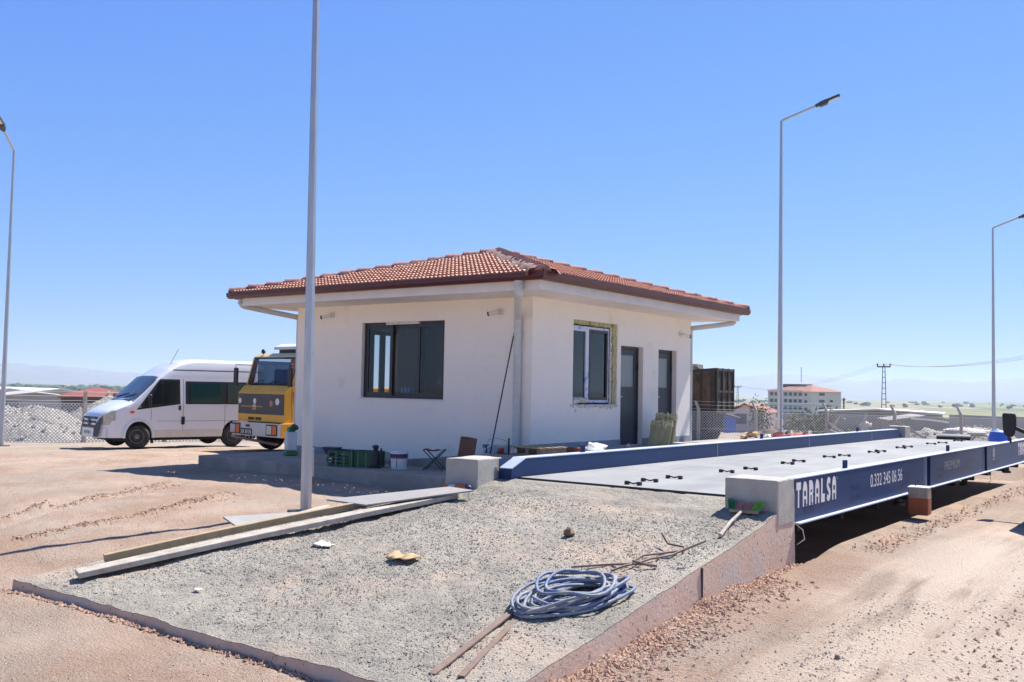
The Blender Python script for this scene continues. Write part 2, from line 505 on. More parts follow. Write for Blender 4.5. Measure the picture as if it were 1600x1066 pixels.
def stones(mb, xs, ys, zs, rs, seed=0, flat=0.7):
    """Small irregular stones: squashed, twisted octahedra (all in one go)."""
    g = np.random.default_rng(seed)
    xs, ys, zs, rs = (np.asarray(q, float) for q in (xs, ys, zs, rs))
    n = len(xs)
    base = np.array([(1, 0, 0), (0, 1, 0), (-1, 0, 0), (0, -1, 0), (0, 0, 1), (0, 0, -0.7)], float)
    fs = np.array([(0, 1, 4), (1, 2, 4), (2, 3, 4), (3, 0, 4), (1, 0, 5), (2, 1, 5), (3, 2, 5), (0, 3, 5)])
    p = base[None] * (0.65 + 0.7 * g.random((n, 6, 1)))
    p = p * np.stack([np.ones(n), 0.7 + 0.3 * g.random(n), flat * (0.7 + 0.5 * g.random(n))], -1)[:, None, :]
    p = p + (g.random((n, 6, 3)) - 0.5) * 0.35
    a = g.random(n) * 6.28
    c, sn = np.cos(a)[:, None], np.sin(a)[:, None]
    q = np.stack([p[..., 0] * c - p[..., 1] * sn, p[..., 0] * sn + p[..., 1] * c, p[..., 2]], -1) * rs[:, None, None]
    q[..., 0] += xs[:, None]; q[..., 1] += ys[:, None]; q[..., 2] += (zs + rs * 0.15)[:, None]
    f = (fs[None] + (np.arange(n) * 6)[:, None, None]).reshape(-1, 3)
    k = len(mb.v)
    mb.v.extend(map(tuple, q.reshape(-1, 3).tolist()))
    mb.f.extend(map(tuple, (f + k).tolist()))
    return mb

# ------------------------------------------------------------------ terrain
_pts = np.array([
    (0, 0, -2.1), (6, 0, -2.1), (-8, 0, -2.1), (0, -12, -2.2), (-4.5, 4.2, -2.05), (-6.9, 4.6, -2.03), (-9.9, 4.5, -2.02), (-13, 4, -2.0), (-15, 8, -1.92),
    (-10.67, 9.46, -1.79), (-9.4, 7, -1.9), (-11, 12.9, -1.80), (-14, 12.9, -1.80), (-18.2, 12.8, -1.81), (-18.9, 11.5, -1.84),
    (-25, 15.9, -1.90), (-21, 17, -1.86), (-30, 10, -2.05), (-20, 26, -1.95), (-3.6, 9.87, -1.75), (-3.6, 7.76, -1.82), (-3.6, 6.28, -1.96), (-3.2, 4.8, -2.02),
    (-3.0, 11, -1.70), (-3.0, 14, -1.68), (-2.4, 14.4, -1.76), (-2.8, 20, -1.66), (-2.5, 27, -1.70), (2, 15, -1.8), (5, 25, -1.85), (-9, 22, -1.85), (-9, 30, -1.95), (-16, 32, -2.0),
    (-15, 41, -2.2), (-10, 44, -2.25), (0, 44, -2.25), (-41, 22, -2.55), (-36.5, 20.5, -2.40), (-33, 26.5, -2.38), (-27, 38, -2.35), (10, 10, -1.95), (-24, 5, -2.1)], float)


def _rb(r2):
    return np.where(r2 > 0, r2 * np.log(np.maximum(r2, 1e-9)) * 0.5, 0.0)


_n = len(_pts)
_A = np.zeros((_n + 3, _n + 3))
_d2 = ((_pts[:, None, :2] - _pts[None, :, :2]) ** 2).sum(-1)
_A[:_n, :_n] = _rb(_d2) + np.eye(_n) * 0.8
_A[:_n, _n] = 1; _A[:_n, _n + 1:] = _pts[:, :2]; _A[_n, :_n] = 1; _A[_n + 1:, :_n] = _pts[:, :2].T
_w = np.linalg.solve(_A, np.concatenate([_pts[:, 2], np.zeros(3)]))


def gz(x, y):
    """Height of the ground."""
    x = np.asarray(x, float); y = np.asarray(y, float)
    sh = x.shape
    X, Y = x.ravel(), y.ravel()
    out = np.empty_like(X)
    for k in range(0, len(X), 60000):
        a, b = X[k:k + 60000], Y[k:k + 60000]
        r2 = (a[:, None] - _pts[None, :, 0]) ** 2 + (b[:, None] - _pts[None, :, 1]) ** 2
        out[k:k + 60000] = _rb(r2) @ _w[:_n] + _w[_n] + _w[_n + 1] * a + _w[_n + 2] * b
    d = np.hypot(X, Y)
    ang = np.degrees(np.arctan2(X, Y))
    far = np.interp(d, [0, 42, 55, 80, 110, 200, 520, 1500, 4000, 12000, 40000], [-2.1, -2.4, -2.7, -3.4, -4.2, -6.3, -12, -24, -30, -32, -32])
    t = np.clip((d - 40) / 14.0, 0, 1)
    t = t * t * (3 - 2 * t)
    z = out * (1 - t) + far * t
    z = np.where(d > 40, np.maximum(np.minimum(z, -1.9), -40), np.clip(z, -2.7, -1.7))
    return z.reshape(sh)


def gz1(x, y):
    return float(gz(np.array([x]), np.array([y]))[0])


RAMP_K, RAMP_C = 0.155, -1.207 - 0.155 * 9.41


def rz(x, y):
    """Height of the approach ramp's top."""
    return RAMP_C + RAMP_K * y


RLX = lambda y: -9.57 + (y - 4.757) * (1.62 / 4.55)     # left edge of the ramp
RRX = -3.70


def ground_detail(x, y):
    """Ruts, ridges and lumps in the trodden dirt round the site."""
    d = np.hypot(x, y)
    z = fbm(x * 0.5, y * 0.5, 3, 4) * 0.07 + fbm(x * 3.1, y * 3.1, 11, 3) * 0.022
    z += np.abs(vnoise(x * 9, y * 9, 21)) * 0.012
    # wheel ruts along the track beside the weighbridge
    u = x + 0.02 * y
    for c in (-1.9, -0.4, 0.7, 1.9):
        wob = 0.12 * vnoise(y * 0.4, y * 0 + c, 31)
        z -= 0.05 * np.exp(-((u - c - wob) / 0.16) ** 2) * (y < 40)
        z += 0.03 * np.exp(-((u - c - wob - 0.3) / 0.12) ** 2) * (y < 40)
    for (ax, ay), (bx, by) in (((-13.2, 5.6), (-15.6, 10.6)), ((-11.8, 5.9), (-13.3, 10.2)), ((-12.4, 5.0), (-14.2, 7.6))):
        L2 = (bx - ax) ** 2 + (by - ay) ** 2
        tt = np.clip(((x - ax) * (bx - ax) + (y - ay) * (by - ay)) / L2, -0.6, 1.0)
        dd = np.hypot(x - ax - tt * (bx - ax) - 0.05 * vnoise(y * 2, x * 0, 93), y - ay - tt * (by - ay))
        z += (0.045 + 0.05 * vnoise(x * 6, y * 6, 95)) * np.exp(-(dd / 0.07) ** 2) - 0.022 * np.exp(-((dd - 0.18) / 0.1) ** 2)
    z += 0.055 * np.exp(-(np.maximum(x + 3.62, 0) / 0.22) ** 2) * (x > -3.75) * (y > 3.5) * (y < 9.7) * (0.6 + 0.9 * vnoise(x * 3, y * 3, 91))
    return z * np.clip((60 - d) / 25, 0, 1)


def build_ground():
    az0 = math.degrees(YAW)
    angs = [az0 - 180]
    while angs[-1] < az0 + 180 - 1e-6:
        off = abs(angs[-1] - az0)
        angs.append(min(az0 + 180, angs[-1] + (0.14 if off < 36 else (1.0 if off < 60 else 5.0))))
    angs = np.radians(np.array(angs))
    rad = [0.4]
    while rad[-1] < 33000:
        r = rad[-1]
        rad.append(r * (1.0125 if 3.5 < r < 60 else (1.05 if r < 700 else 1.12)))
    rad = np.array(rad)
    A, Rr = np.meshgrid(angs, rad)
    X, Y = Rr * np.sin(A), Rr * np.cos(A)
    Z = gz(X, Y) + ground_detail(X, Y)
    # mounds between the fence and the far sheds
    Z += np.clip((Rr - 47) / 8, 0, 1) * np.clip((150 - Rr) / 60, 0, 1) * (fbm(X * 0.16, Y * 0.16, 41, 4) * 0.9)
    Z += np.clip((Rr - 2000) / 3000, 0, 1) * fbm(X * 0.0006, Y * 0.0006, 5, 3) * 4
    # the dirt stays below slabs and ramp
    inside = (X > -18.3) & (X < -9.4) & (Y > 12.7) & (Y < 24)
    Z = np.where(inside, np.minimum(Z, -1.78), Z)
    onr = (X > RLX(Y)) & (X < RRX) & (Y > 4.72) & (Y < 10.2)
    Z = np.where(onr, np.minimum(Z, rz(X, Y) - 0.14), Z)
    band = np.clip((X + 3.6) / 0.1, 0, 1) * np.clip((-1.6 - X) / 1.2, 0, 1) * np.clip((Y - 9.0) / 0.75, 0, 1) * np.clip((32 - Y) / 3, 0, 1)
    Z = Z + np.clip(-1.665 - Z, 0, 1) * band
    pit = (X > -7.1) & (X < -3.62) & (Y > 9.9) & (Y < 28)
    Z = np.where(pit, np.minimum(Z, -2.1), Z)
    na, nr = len(angs), len(rad)
    vs = np.stack([X, Y, Z], -1).reshape(-1, 3)
    i = np.arange(nr - 1)[:, None] * na + np.arange(na - 1)[None, :]
    fs = np.stack([i, i + na, i + na + 1, i + 1], -1).reshape(-1, 4)
    me = bpy.data.meshes.new('ground')
    me.vertices.add(len(vs)); me.vertices.foreach_set('co', vs.ravel())
    me.loops.add(fs.size); me.loops.foreach_set('vertex_index', fs.ravel().astype(np.int32))
    me.polygons.add(len(fs)); me.polygons.foreach_set('loop_start', np.arange(0, fs.size, 4, dtype=np.int32))
    me.polygons.foreach_set('loop_total', np.full(len(fs), 4, dtype=np.int32))
    me.update(calc_edges=True)
    me.validate()
    me.shade_smooth()
    o = bpy.data.objects.new('ground', me)
    COL.objects.link(o)
    me.flip_normals()
    me.materials.append(ground_material())
    return tag(o, 'pinkish trodden dirt and gravel yard falling away to a wide green plain', 'ground', kind='structure')


def ground_material():
    m = bpy.data.materials.new('dirt')
    m.use_nodes = True
    n, l = m.node_tree.nodes, m.node_tree.links
    b = n['Principled BSDF']
    b.inputs['Roughness'].default_value = 0.95
    b.inputs['Specular IOR Level'].default_value = 0.15
    tc = n.new('ShaderNodeTexCoord')
    P = tc.outputs['Object']

    def noise(sc, det=6, rough=0.6, st=None, rot=0.0, typ=None):
        v = P
        if st:
            mp = n.new('ShaderNodeMapping'); mp.inputs['Scale'].default_value = st; mp.inputs['Rotation'].default_value = (0, 0, rot)
            l.new(v, mp.inputs['Vector']); v = mp.outputs[0]
        t = n.new('ShaderNodeTexNoise')
        t.inputs['Scale'].default_value = sc; t.inputs['Detail'].default_value = det; t.inputs['Roughness'].default_value = rough
        l.new(v, t.inputs['Vector'])
        return t.outputs['Fac']

    def rng_(v, a, z, c=0.0, d=1.0):
        r = n.new('ShaderNodeMapRange')
        r.inputs['From Min'].default_value = a; r.inputs['From Max'].default_value = z
        r.inputs['To Min'].default_value = c; r.inputs['To Max'].default_value = d
        l.new(v, r.inputs['Value'])
        return r.outputs[0]

    def mix(f, a, c):
        x = n.new('ShaderNodeMix'); x.data_type = 'RGBA'
        if isinstance(f, float): x.inputs['Factor'].default_value = f
        else: l.new(f, x.inputs['Factor'])
        for s, q in (('A', a), ('B', c)):
            if isinstance(q, tuple): x.inputs[s].default_value = (*q, 1)
            else: l.new(q, x.inputs[s])
        return x.outputs['Result']

    def mul(a, c):
        x = n.new('ShaderNodeMath'); x.operation = 'MULTIPLY'
        for i, q in enumerate((a, c)):
            if isinstance(q, float): x.inputs[i].default_value = q
            else: l.new(q, x.inputs[i])
        return x.outputs[0]

    ln = n.new('ShaderNodeVectorMath'); ln.operation = 'LENGTH'
    l.new(P, ln.inputs[0])
    D = ln.outputs['Value']
    sx = n.new('ShaderNodeSeparateXYZ'); l.new(P, sx.inputs[0])

    pink, pale, red, grey = (0.405, 0.28, 0.202), (0.53, 0.40, 0.308), (0.31, 0.178, 0.118), (0.39, 0.335, 0.28)
    c = mix(rng_(noise(0.55, 8, 0.65), 0.40, 0.62), pink, pale)
    # gravelly grey patches and reddish earth
    c = mix(mul(rng_(noise(0.33, 6, 0.7), 0.46, 0.60), rng_(noise(26.0, 6, 0.75), 0.38, 0.56)), c, grey)
    c = mix(mul(rng_(noise(0.7, 7, 0.7, (1, 1, 1)), 0.55, 0.72), rng_(noise(18.0, 6, 0.7), 0.42, 0.62)), c, red)
    # tyre polished pale strips along the track (stretched along Y), only to the right of the weighbridge
    tr = mul(rng_(noise(0.9, 6, 0.6, (1.0, 0.10, 1.0), R(2)), 0.47, 0.57), rng_(sx.outputs['X'], -3.4, -2.2))
    c = mix(mul(tr, 0.85), c, (0.73, 0.59, 0.47))
    tr2 = mul(rng_(noise(1.7, 6, 0.65, (1.0, 0.12, 1.0), R(2)), 0.56, 0.66), rng_(sx.outputs['X'], -3.4, -2.2))
    c = mix(mul(tr2, 0.8), c, (0.30, 0.21, 0.155))
    # tread marks pressed across the pale strips
    wv = n.new('ShaderNodeTexWave'); wv.wave_type = 'BANDS'; wv.bands_direction = 'DIAGONAL'
    wv.inputs['Scale'].default_value = 9.0; wv.inputs['Distortion'].default_value = 4.0; wv.inputs['Detail'].default_value = 2.0
    l.new(P, wv.inputs['Vector'])
    tread = mul(mul(rng_(wv.outputs['Fac'], 0.55, 0.8), rng_(noise(0.9, 5, 0.6, (1.3, 0.10, 1.0), R(2)), 0.52, 0.60)), rng_(sx.outputs['X'], -3.0, -2.0))
    c = mix(mul(tread, 0.22), c, (0.40, 0.31, 0.25))
    # fine grit: light and dark grains
    gm = mul(rng_(noise(0.75, 6, 0.65), 0.40, 0.60, 0.10, 0.9), rng_(tr, 0.0, 0.8, 1.0, 0.15))
    c = mix(mul(mul(rng_(noise(95.0, 4, 0.75), 0.53, 0.64), gm), 0.9), c, (0.64, 0.52, 0.43))
    c = mix(mul(mul(rng_(noise(70.0, 5, 0.8), 0.55, 0.66), gm), 0.75), c, (0.17, 0.11, 0.08))
    c = mix(mul(mul(rng_(noise(24.0, 5, 0.8, (1.0, 1.0, 1.0)), 0.60, 0.66), gm), 0.8), c, (0.17, 0.10, 0.075))
    # rubble land beyond the yard, then fields
    c = mix(rng_(D, 27.0, 37.0), c, mix(rng_(noise(0.5, 8, 0.7), 0.4, 0.62), (0.44, 0.39, 0.32), (0.36, 0.28, 0.21)))
    dry = mix(rng_(noise(0.02, 8, 0.7), 0.4, 0.6), (0.30, 0.26, 0.19), (0.20, 0.20, 0.12))
    c = mix(rng_(D, 110.0, 220.0), c, dry)
    vo = n.new('ShaderNodeTexVoronoi'); vo.inputs['Scale'].default_value = 0.0022
    mp = n.new('ShaderNodeMapping'); mp.inputs['Rotation'].default_value = (0, 0, 0.6); mp.inputs['Scale'].default_value = (1.0, 1.3, 0.0)
    l.new(P, mp.inputs['Vector']); l.new(mp.outputs[0], vo.inputs['Vector'])
    sp = n.new('ShaderNodeSeparateColor'); l.new(vo.outputs['Color'], sp.inputs[0])
    fld = mix(rng_(sp.outputs[0], 0.30, 0.42), (0.36, 0.29, 0.19), (0.13, 0.165, 0.075))
    fld = mix(rng_(sp.outputs[1], 0.68, 0.72), fld, (0.22, 0.22, 0.11))
    c = mix(rng_(D, 260.0, 520.0), c, fld)
    l.new(c, b.inputs['Base Color'])
    t1 = noise(38.0, 8, 0.72)
    t2 = noise(6.0, 6, 0.65)
    add = n.new('ShaderNodeMath'); add.operation = 'MULTIPLY_ADD'; add.inputs[1].default_value = 0.6
    l.new(t2, add.inputs[0]); l.new(t1, add.inputs[2])
    bp = n.new('ShaderNodeBump'); bp.inputs['Strength'].default_value = 1.0; bp.inputs['Distance'].default_value = 0.045
    l.new(add.outputs[0], bp.inputs['Height']); l.new(bp.outputs[0], b.inputs['Normal'])
    return m


build_ground()


def ramp_material():
    m = mat('ramp_gravel', (0.41, 0.37, 0.305), 0.95, (0.29, 0.262, 0.218), 0.9, lo=0.38, hi=0.62, bump=1.0, bscale=45, bdist=0.025,
            spot=(0.10, 0.095, 0.09), sscale=62, slo=0.53, shi=0.66, spot2=(0.45, 0.36, 0.28), s2scale=0.75, s2lo=0.50, s2hi=0.64)
    return m


def build_ramp():
    nu, nv = 210, 190
    y0, y1 = 4.70, 9.87
    rows = []
    for j in range(nv + 1):
        t = j / nv
        row = []
        for i in range(nu + 1):
            row.append((i / nu, t))
        rows.append(row)
    a = np.array(rows)
    U, T = a[..., 0], a[..., 1]
    low = 4.78 - 0.06 * U + 0.022 * fbm(U * 22, U * 0, 9, 4)   # uneven lower edge
    Y = low + (y1 - low) * T
    XL = np.minimum(RLX(Y), -7.36 - 0.42 * np.clip((9.3 - Y), 0, 1) * 0 - 0.0)
    X = XL + (RRX - XL) * U
    edge = np.minimum(np.minimum(U, 1 - U) * 80, np.minimum(T * 60, (1 - T) * 40))
    Z = rz(X, Y) + fbm(X * 1.1, Y * 1.1, 61, 4) * 0.035 + fbm(X * 7, Y * 7, 71, 3) * 0.022 + np.abs(vnoise(X * 24, Y * 24, 77)) * 0.02 + (vnoise(X * 40, Y * 40, 79)) * 0.012
    flatten = np.clip(edge, 0, 1)
    Z = rz(X, Y) + (Z - rz(X, Y)) * (0.35 + 0.65 * flatten) - 0.02 * (1 - flatten) * (0.6 + vnoise(X * 5, Y * 5, 83))
    # the screed lip by the deck
    lip = 9.25 + 0.06 * vnoise(X * 3, X * 0, 85) - (X + 5.5) * 0.05
    Z += 0.03 / (1 + np.exp(-(Y - lip) * 40))
    Z = np.minimum(Z, -1.118)
    mb = MB()
    mb.grid(np.stack([X, Y, Z], -1).tolist())
    o = mb.build('ramp', ramp_material(), smooth=80)
    tag(o, 'rough gravelly concrete approach ramp rising to the weighbridge deck', 'ramp', kind='structure')
    # side faces: right wall, low kerb face, left edge
    w = MB()

    def skirt(xs, ys, zs, ox, oy, depth):
        top = [(x, y, z - 0.004) for x, y, z in zip(xs, ys, zs)]
        bot = [(x + ox, y + oy, depth(x, y)) for x, y, z in top]
        w.grid([top, [(x + ox, y + oy, (z + q[2]) / 2) for (x, y, z), q in zip(top, bot)], bot])

    skirt(X[:, -1], Y[:, -1], Z[:, -1], 0.012, 0.0, lambda x, y: -2.35)
    skirt(X[0], Y[0], Z[0], 0.0, -0.015, lambda x, y: -2.35)
    skirt(X[:, 0], Y[:, 0], Z[:, 0], -0.012, 0.0, lambda x, y: -2.35)
    w.build('ramp_side', 'concrete_pink', o, smooth=30)
    # joint in the right wall
    MB().box(-3.705, -3.684, 7.70, 7.715, -2.1, rz(0, 7.7) - 0.02).build('joint', 'black', o)
    return o


build_ramp()

# concrete strip under the near beam, on the dirt
sb = MB()
ys = np.linspace(9.9, 29, 90)
prof = []
for y in ys:
    e = -3.10 + 0.10 * vnoise(y * 1.3, 0.0, 5) + 0.05 * vnoise(y * 5, 1.0, 6)
    q = -1.63 + 0.015 * vnoise(y * 2, 2.0, 7) - 0.10 * max(0.0, (10.9 - y) / 1.0)
    prof.append([(-3.58, y, -2.2), (-3.57, y, q), (e - 0.25, y, q - 0.01), (e, y, q - 0.04), (e + 0.10, y, q - 0.10), (e + 0.2, y, -2.1)])
sb.grid(prof)
sb.f.append(tuple(range(6)))
strip = sb.build('kerb_strip', mat('strip_concrete', (0.36, 0.29, 0.225), 0.95, (0.28, 0.205, 0.15), 3.0, bump=1.0, bscale=40, bdist=0.03, spot=(0.17, 0.105, 0.075), sscale=45, slo=0.54, shi=0.64, spot2=(0.40, 0.27, 0.185), s2scale=1.6, s2lo=0.48, s2hi=0.62), smooth=60)
strip.data.flip_normals()
tag(strip, 'ragged concrete strip footing under the outer weighbridge beam', 'kerb', kind='structure')

# lower walkway, sloping wedge and upper walkway round the hut
pv = MB()
pv.box(-18.0, -9.6, 12.88, 15.27, -1.95, -1.55)
pv.box(-18.0, -17.72, 15.27, 23.0, -1.95, -1.55)
lower = tag(pv.build('pavement', 'pavement', bevel=0.015), 'lower concrete walkway slab in front of the white hut', 'pavement', kind='structure')
pv = MB()
pv.prism([(-14.4, -1.56), (-14.4, -1.545), (-11.0, -1.203), (-9.55, -1.2), (-9.55, -1.56)], 1, 14.27, 15.268)
pv.box(-10.925, -9.55, 15.27, 24.2, -1.95, -1.2)
upper = tag(pv.build('pavement', 'pavement', bevel=0.01), 'upper concrete walkway with a sloping wedge at the hut corner', 'pavement', kind='structure')

# ------------------------------------------------------------------ the hut
X0, Y0, XL, YB = -10.93, 15.28, -17.70, 22.05
hut = thing('weigh_hut', 'white plastered single-storey hut with a red tiled hip roof beside the weighbridge', 'hut', ((X0 + XL) / 2, (Y0 + YB) / 2, -1.55))
ZB, ZT = -1.95, 1.80


def wall_pieces(mb, along, fix0, fix1, a0, a1, holes, z0=ZB, z1=ZT):
    ac = sorted({a0, a1, *[h[0] for h in holes], *[h[1] for h in holes]})
    for p, q in zip(ac[:-1], ac[1:]):
        hs = sorted([(h[2], h[3]) for h in holes if h[0] <= p + 1e-6 and h[1] >= q - 1e-6])
        z = z0
        for b, t in hs + [(z1, z1)]:
            if b > z + 1e-6:
                if along == 'x': mb.box(p, q, fix0, fix1, z, b)
                else: mb.box(fix0, fix1, p, q, z, b)
            z = t


TH = 0.26
WF = (-15.56, -13.16, -0.245, 1.40)      # front window (x0, x1, z0, z1)
WR = (16.73, 18.50, -0.295, 1.46)        # right window (y0, y1, z0, z1)
D1 = (18.655, 19.66, -1.2, 1.01)
D2 = (20.39, 21.31, -1.2, 1.00)
wb = MB()
wall_pieces(wb, 'x', Y0, Y0 + TH, XL, X0, [WF])
wall_pieces(wb, 'y', X0 - TH, X0, Y0 + TH, YB - TH, [WR, D1, D2])
wall_pieces(wb, 'y', XL, XL + TH, Y0 + TH, YB - TH, [(16.6, 18.4, -0.3, 1.4)])
wall_pieces(wb, 'x', YB - TH, YB, XL, X0, [(-15.6, -13.8, -0.3, 1.4)])
wall = wb.build('wall', 'plaster', hut)
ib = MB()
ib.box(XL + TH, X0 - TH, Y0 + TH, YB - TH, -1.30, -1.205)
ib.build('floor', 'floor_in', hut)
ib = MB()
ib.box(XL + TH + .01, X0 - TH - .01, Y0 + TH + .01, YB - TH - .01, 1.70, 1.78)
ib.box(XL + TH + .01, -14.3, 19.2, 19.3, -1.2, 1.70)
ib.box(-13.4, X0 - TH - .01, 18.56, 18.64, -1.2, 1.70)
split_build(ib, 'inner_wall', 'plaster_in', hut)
bw = MB()
bw = None
bb = MB()
for a, b in ((Y0 - 0.012, D1[0]), (D1[1], D2[0]), (D2[1], YB)):
    bb.box(X0, X0 + 0.014, a, b, -1.20, -1.06)
bb.box(XL, -14.1, Y0 - 0.014, Y0, -1.55, -1.40)
split_build(bb, 'baseboard', 'baseboard', hut)

# eaves: boxed soffit slab
OX0, OX1, OY0, OY1 = -18.50, -9.99, 14.19, 22.86
eb = MB()
eb.box(OX0, OX1, OY0, OY1, 1.80, 1.985)
eaves = eb.build('soffit', 'soffit', hut, bevel=0.008)

# tiled roof, four slopes of wavy courses
EX0, EX1, EY0, EY1, EZ = -18.66, -9.83, 14.03, 23.02, 2.03
AX, AYa, AYb, AZ = -14.32, 18.50, 18.72, 3.24
NC = 12


def roof_slope(p0, p1, r0, r1):
    """Slope with eave p0->p1 and top r0->r1; corrugated in overlapping courses."""
    p0, p1, r0, r1 = map(Vector, (p0, p1, r0, r1))
    along = (p1 - p0).normalized()
    L = (p1 - p0).length
    up = ((r0 + r1) / 2 - (p0 + p1) / 2)
    up = up - along * up.dot(along)
    H = up.length
    upn = up.normalized()
    nrm = along.cross(upn).normalized()
    la, lb = (r0 - p0).dot(along), (r1 - p0).dot(along)
    mb = MB()
    step = 0.0215
    n = int(L / step)
    for c in range(NC):
        va, vb = c / NC, min((c + 1.12) / NC, 1.0)
        jit = [rng.random() * 0.008 for _ in range(int(L / 0.2) + 2)]
        rowa, rowl, rowm, rowb = [], [], [], []
        for i in range(n + 1):
            u0 = i * L / n
            lift = jit[int(u0 / 0.2)]
            w = (0.5 + 0.5 * math.cos(2 * math.pi * u0 / 0.105)) ** 0.8 * 0.034
            for row, v, h in ((rowl, va, 0.004), (rowa, va, 0.082 + w + lift), (rowm, (va + vb) / 2, 0.045 + w + lift * 0.6), (rowb, vb, 0.008 + w)):
                lo, hi = la * v, L + (lb - L) * v
                u = min(max(u0, lo), hi)
                row.append(p0 + along * u + upn * (H * v) + nrm * h)
        mb.grid([[tuple(q) for q in r] for r in (rowl, rowa, rowm, rowb)])
    return mb


c00, c10, c11, c01 = (EX0, EY0, EZ), (EX1, EY0, EZ), (EX1, EY1, EZ), (EX0, EY1, EZ)
ra, rb = (AX, AYa, AZ), (AX, AYb, AZ)
rf = MB()
for s in ((c00, c10, ra, ra), (c10, c11, ra, rb), (c11, c01, rb, rb), (c01, c00, rb, ra)):
    q = roof_slope(*s)
    rf.add(q.v, q.f)
roof = rf.build('roof', 'tile', hut, smooth=45)
# hips: lumpy mortar bed and overlapping ridge caps
mo, cp = MB(), MB()
for (a, b), wide in (((c00, ra), 0.8), ((c10, ra), 1.5), ((c11, rb), 0.8), ((c01, rb), 0.8)):
    a, b = Vector(a), Vector(b)
    d = b - a
    side = d.cross(Vector((0, 0, 1))).normalized()
    n = 90
    rows = []
    for i in range(n + 1):
        p = a + d * (i / n)
        row = []
        for k, (o_, h_) in enumerate(((-0.20, 0.02), (-0.14, 0.085), (-0.06, 0.12), (0.06, 0.12), (0.14, 0.085), (0.20, 0.02))):
            e = float(fbm(np.array([i * 0.45 + a.x * 3]), np.array([k * 0.9 + a.y]), 19, 3)[0])
            row.append(tuple(p + side * (o_ * wide * (1 + 0.35 * e)) + Vector((0, 0, h_ + 0.06 * e - 0.03 * (k in (0, 5))))))
        rows.append(row)
    mo.grid(rows)
    ncap = 15
    for i in range(ncap):
        p = a + d * ((i + 0.02) / ncap)
        q = a + d * ((i + 1.12) / ncap)
        rows = []
        for t, r in ((0.0, 0.125), (0.12, 0.12), (1.0, 0.095)):
            row = []
            for k in range(9):
                th = math.pi * k / 8
                row.append(tuple(p + (q - p) * t + side * (math.cos(th) * r * (1.15 if wide > 1 else 1)) + Vector((0, 0, 0.055 + math.sin(th) * r * 0.85 + (0.03 if t < 0.5 else 0.0)))))
            rows.append(row)
        cp.grid(rows)
        cp.add(rows[0], [tuple(range(9))])
mo.build('mortar', 'mortar', roof, smooth=70)
cp.build('ridge_cap', mat('ridge', (0.46, 0.26, 0.22), 0.9, (0.33, 0.19, 0.18), 8, bump=0.6, bscale=25, spot=(0.26, 0.11, 0.09), sscale=4, slo=0.55, shi=0.65), roof, smooth=50)
pk = MB()
pk.blob((AX, (AYa + AYb) / 2, AZ + 0.05), (0.20, 0.28, 0.09), 4, n=10, rough=0.2)
pk.build('peak_mortar', 'mortar_dark', roof, smooth=70)

# gutters: open half-round channel with rolled lip, one run per side, mitred at the near corner
gt = MB()
GX0, GX1, GY0, GY1 = -18.62, -9.87, 14.07, 22.98
pr = [(0.10, 1.985), (0.02, 1.985), (-0.04, 1.975), (-0.085, 2.02), (-0.085, 2.085), (-0.105, 2.085), (-0.105, 2.01), (-0.05, 1.955), (0.02, 1.955), (0.10, 1.962)]
# (offset inward, z): offset measured from the nominal gutter line towards the building


def gutter_run(fn, e0, e1):
    rows = []
    for t in (0, 1):
        rows.append([fn(o_, z, t) for o_, z in pr + pr[:1]])
    gt.grid(rows)
    for t in (0, 1):
        if (e0, e1)[t]:
            gt.add([fn(o_, z, t) for o_, z in pr], [tuple(range(len(pr)))])


gutter_run(lambda o_, z, t: ((GX0 - 0.05, GY0 + o_, z) if t == 0 else (GX1 - o_, GY0 + o_, z)), True, False)
gutter_run(lambda o_, z, t: ((GX1 - o_, GY0 + o_, z) if t == 0 else (GX1 - o_, GY1 + 0.04, z)), False, True)
gutter_run(lambda o_, z, t: ((GX0 + o_, GY0 + 0.14, z) if t == 0 else (GX0 + o_, GY1, z)), True, True)
gutter_run(lambda o_, z, t: ((GX0, GY1 - o_, z) if t == 0 else (GX1 - 0.14, GY1 - o_, z)), True, True)
gt.build('gutter', 'gutter', hut, smooth=40)


def downpipe(path, r=0.062, clamps=()):
    mb = MB()
    # rounded bends
    pts = [Vector(path[0])]
    for i in range(1, len(path) - 1):
        a, b, c = Vector(path[i - 1]), Vector(path[i]), Vector(path[i + 1])
        p, q = b + (a - b).normalized() * 0.10, b + (c - b).normalized() * 0.10
        for k in range(6):
            t = k / 5
            pts.append(p * (1 - t) ** 2 + b * 2 * t * (1 - t) + q * t * t)
    pts.append(Vector(path[-1]))
    mb.tube(pts, r, 16)
    o = mb.build('downpipe', 'pvc', hut, smooth=50)
    cl = []
    for p, ax in clamps:
        cl.append(MB())
        cl[-1].lathe([(r + 0.002, -0.02), (r + 0.012, -0.02), (r + 0.012, 0.02), (r + 0.002, 0.02)], p, ax, 16, cap=False)
        if ax == 2:
            cl[-1].box(p[0] - 0.1, p[0] - r, p[1] - 0.008, p[1] + 0.008, p[2] - 0.012, p[2] + 0.012)
            cl[-1].box(p[0] + r, p[0] + 0.1, p[1] - 0.008, p[1] + 0.008, p[2] - 0.012, p[2] + 0.012)
    if clamps:
        for mb_ in cl: mb_.build('clamp', 'pvc', o, smooth=40)
    return o


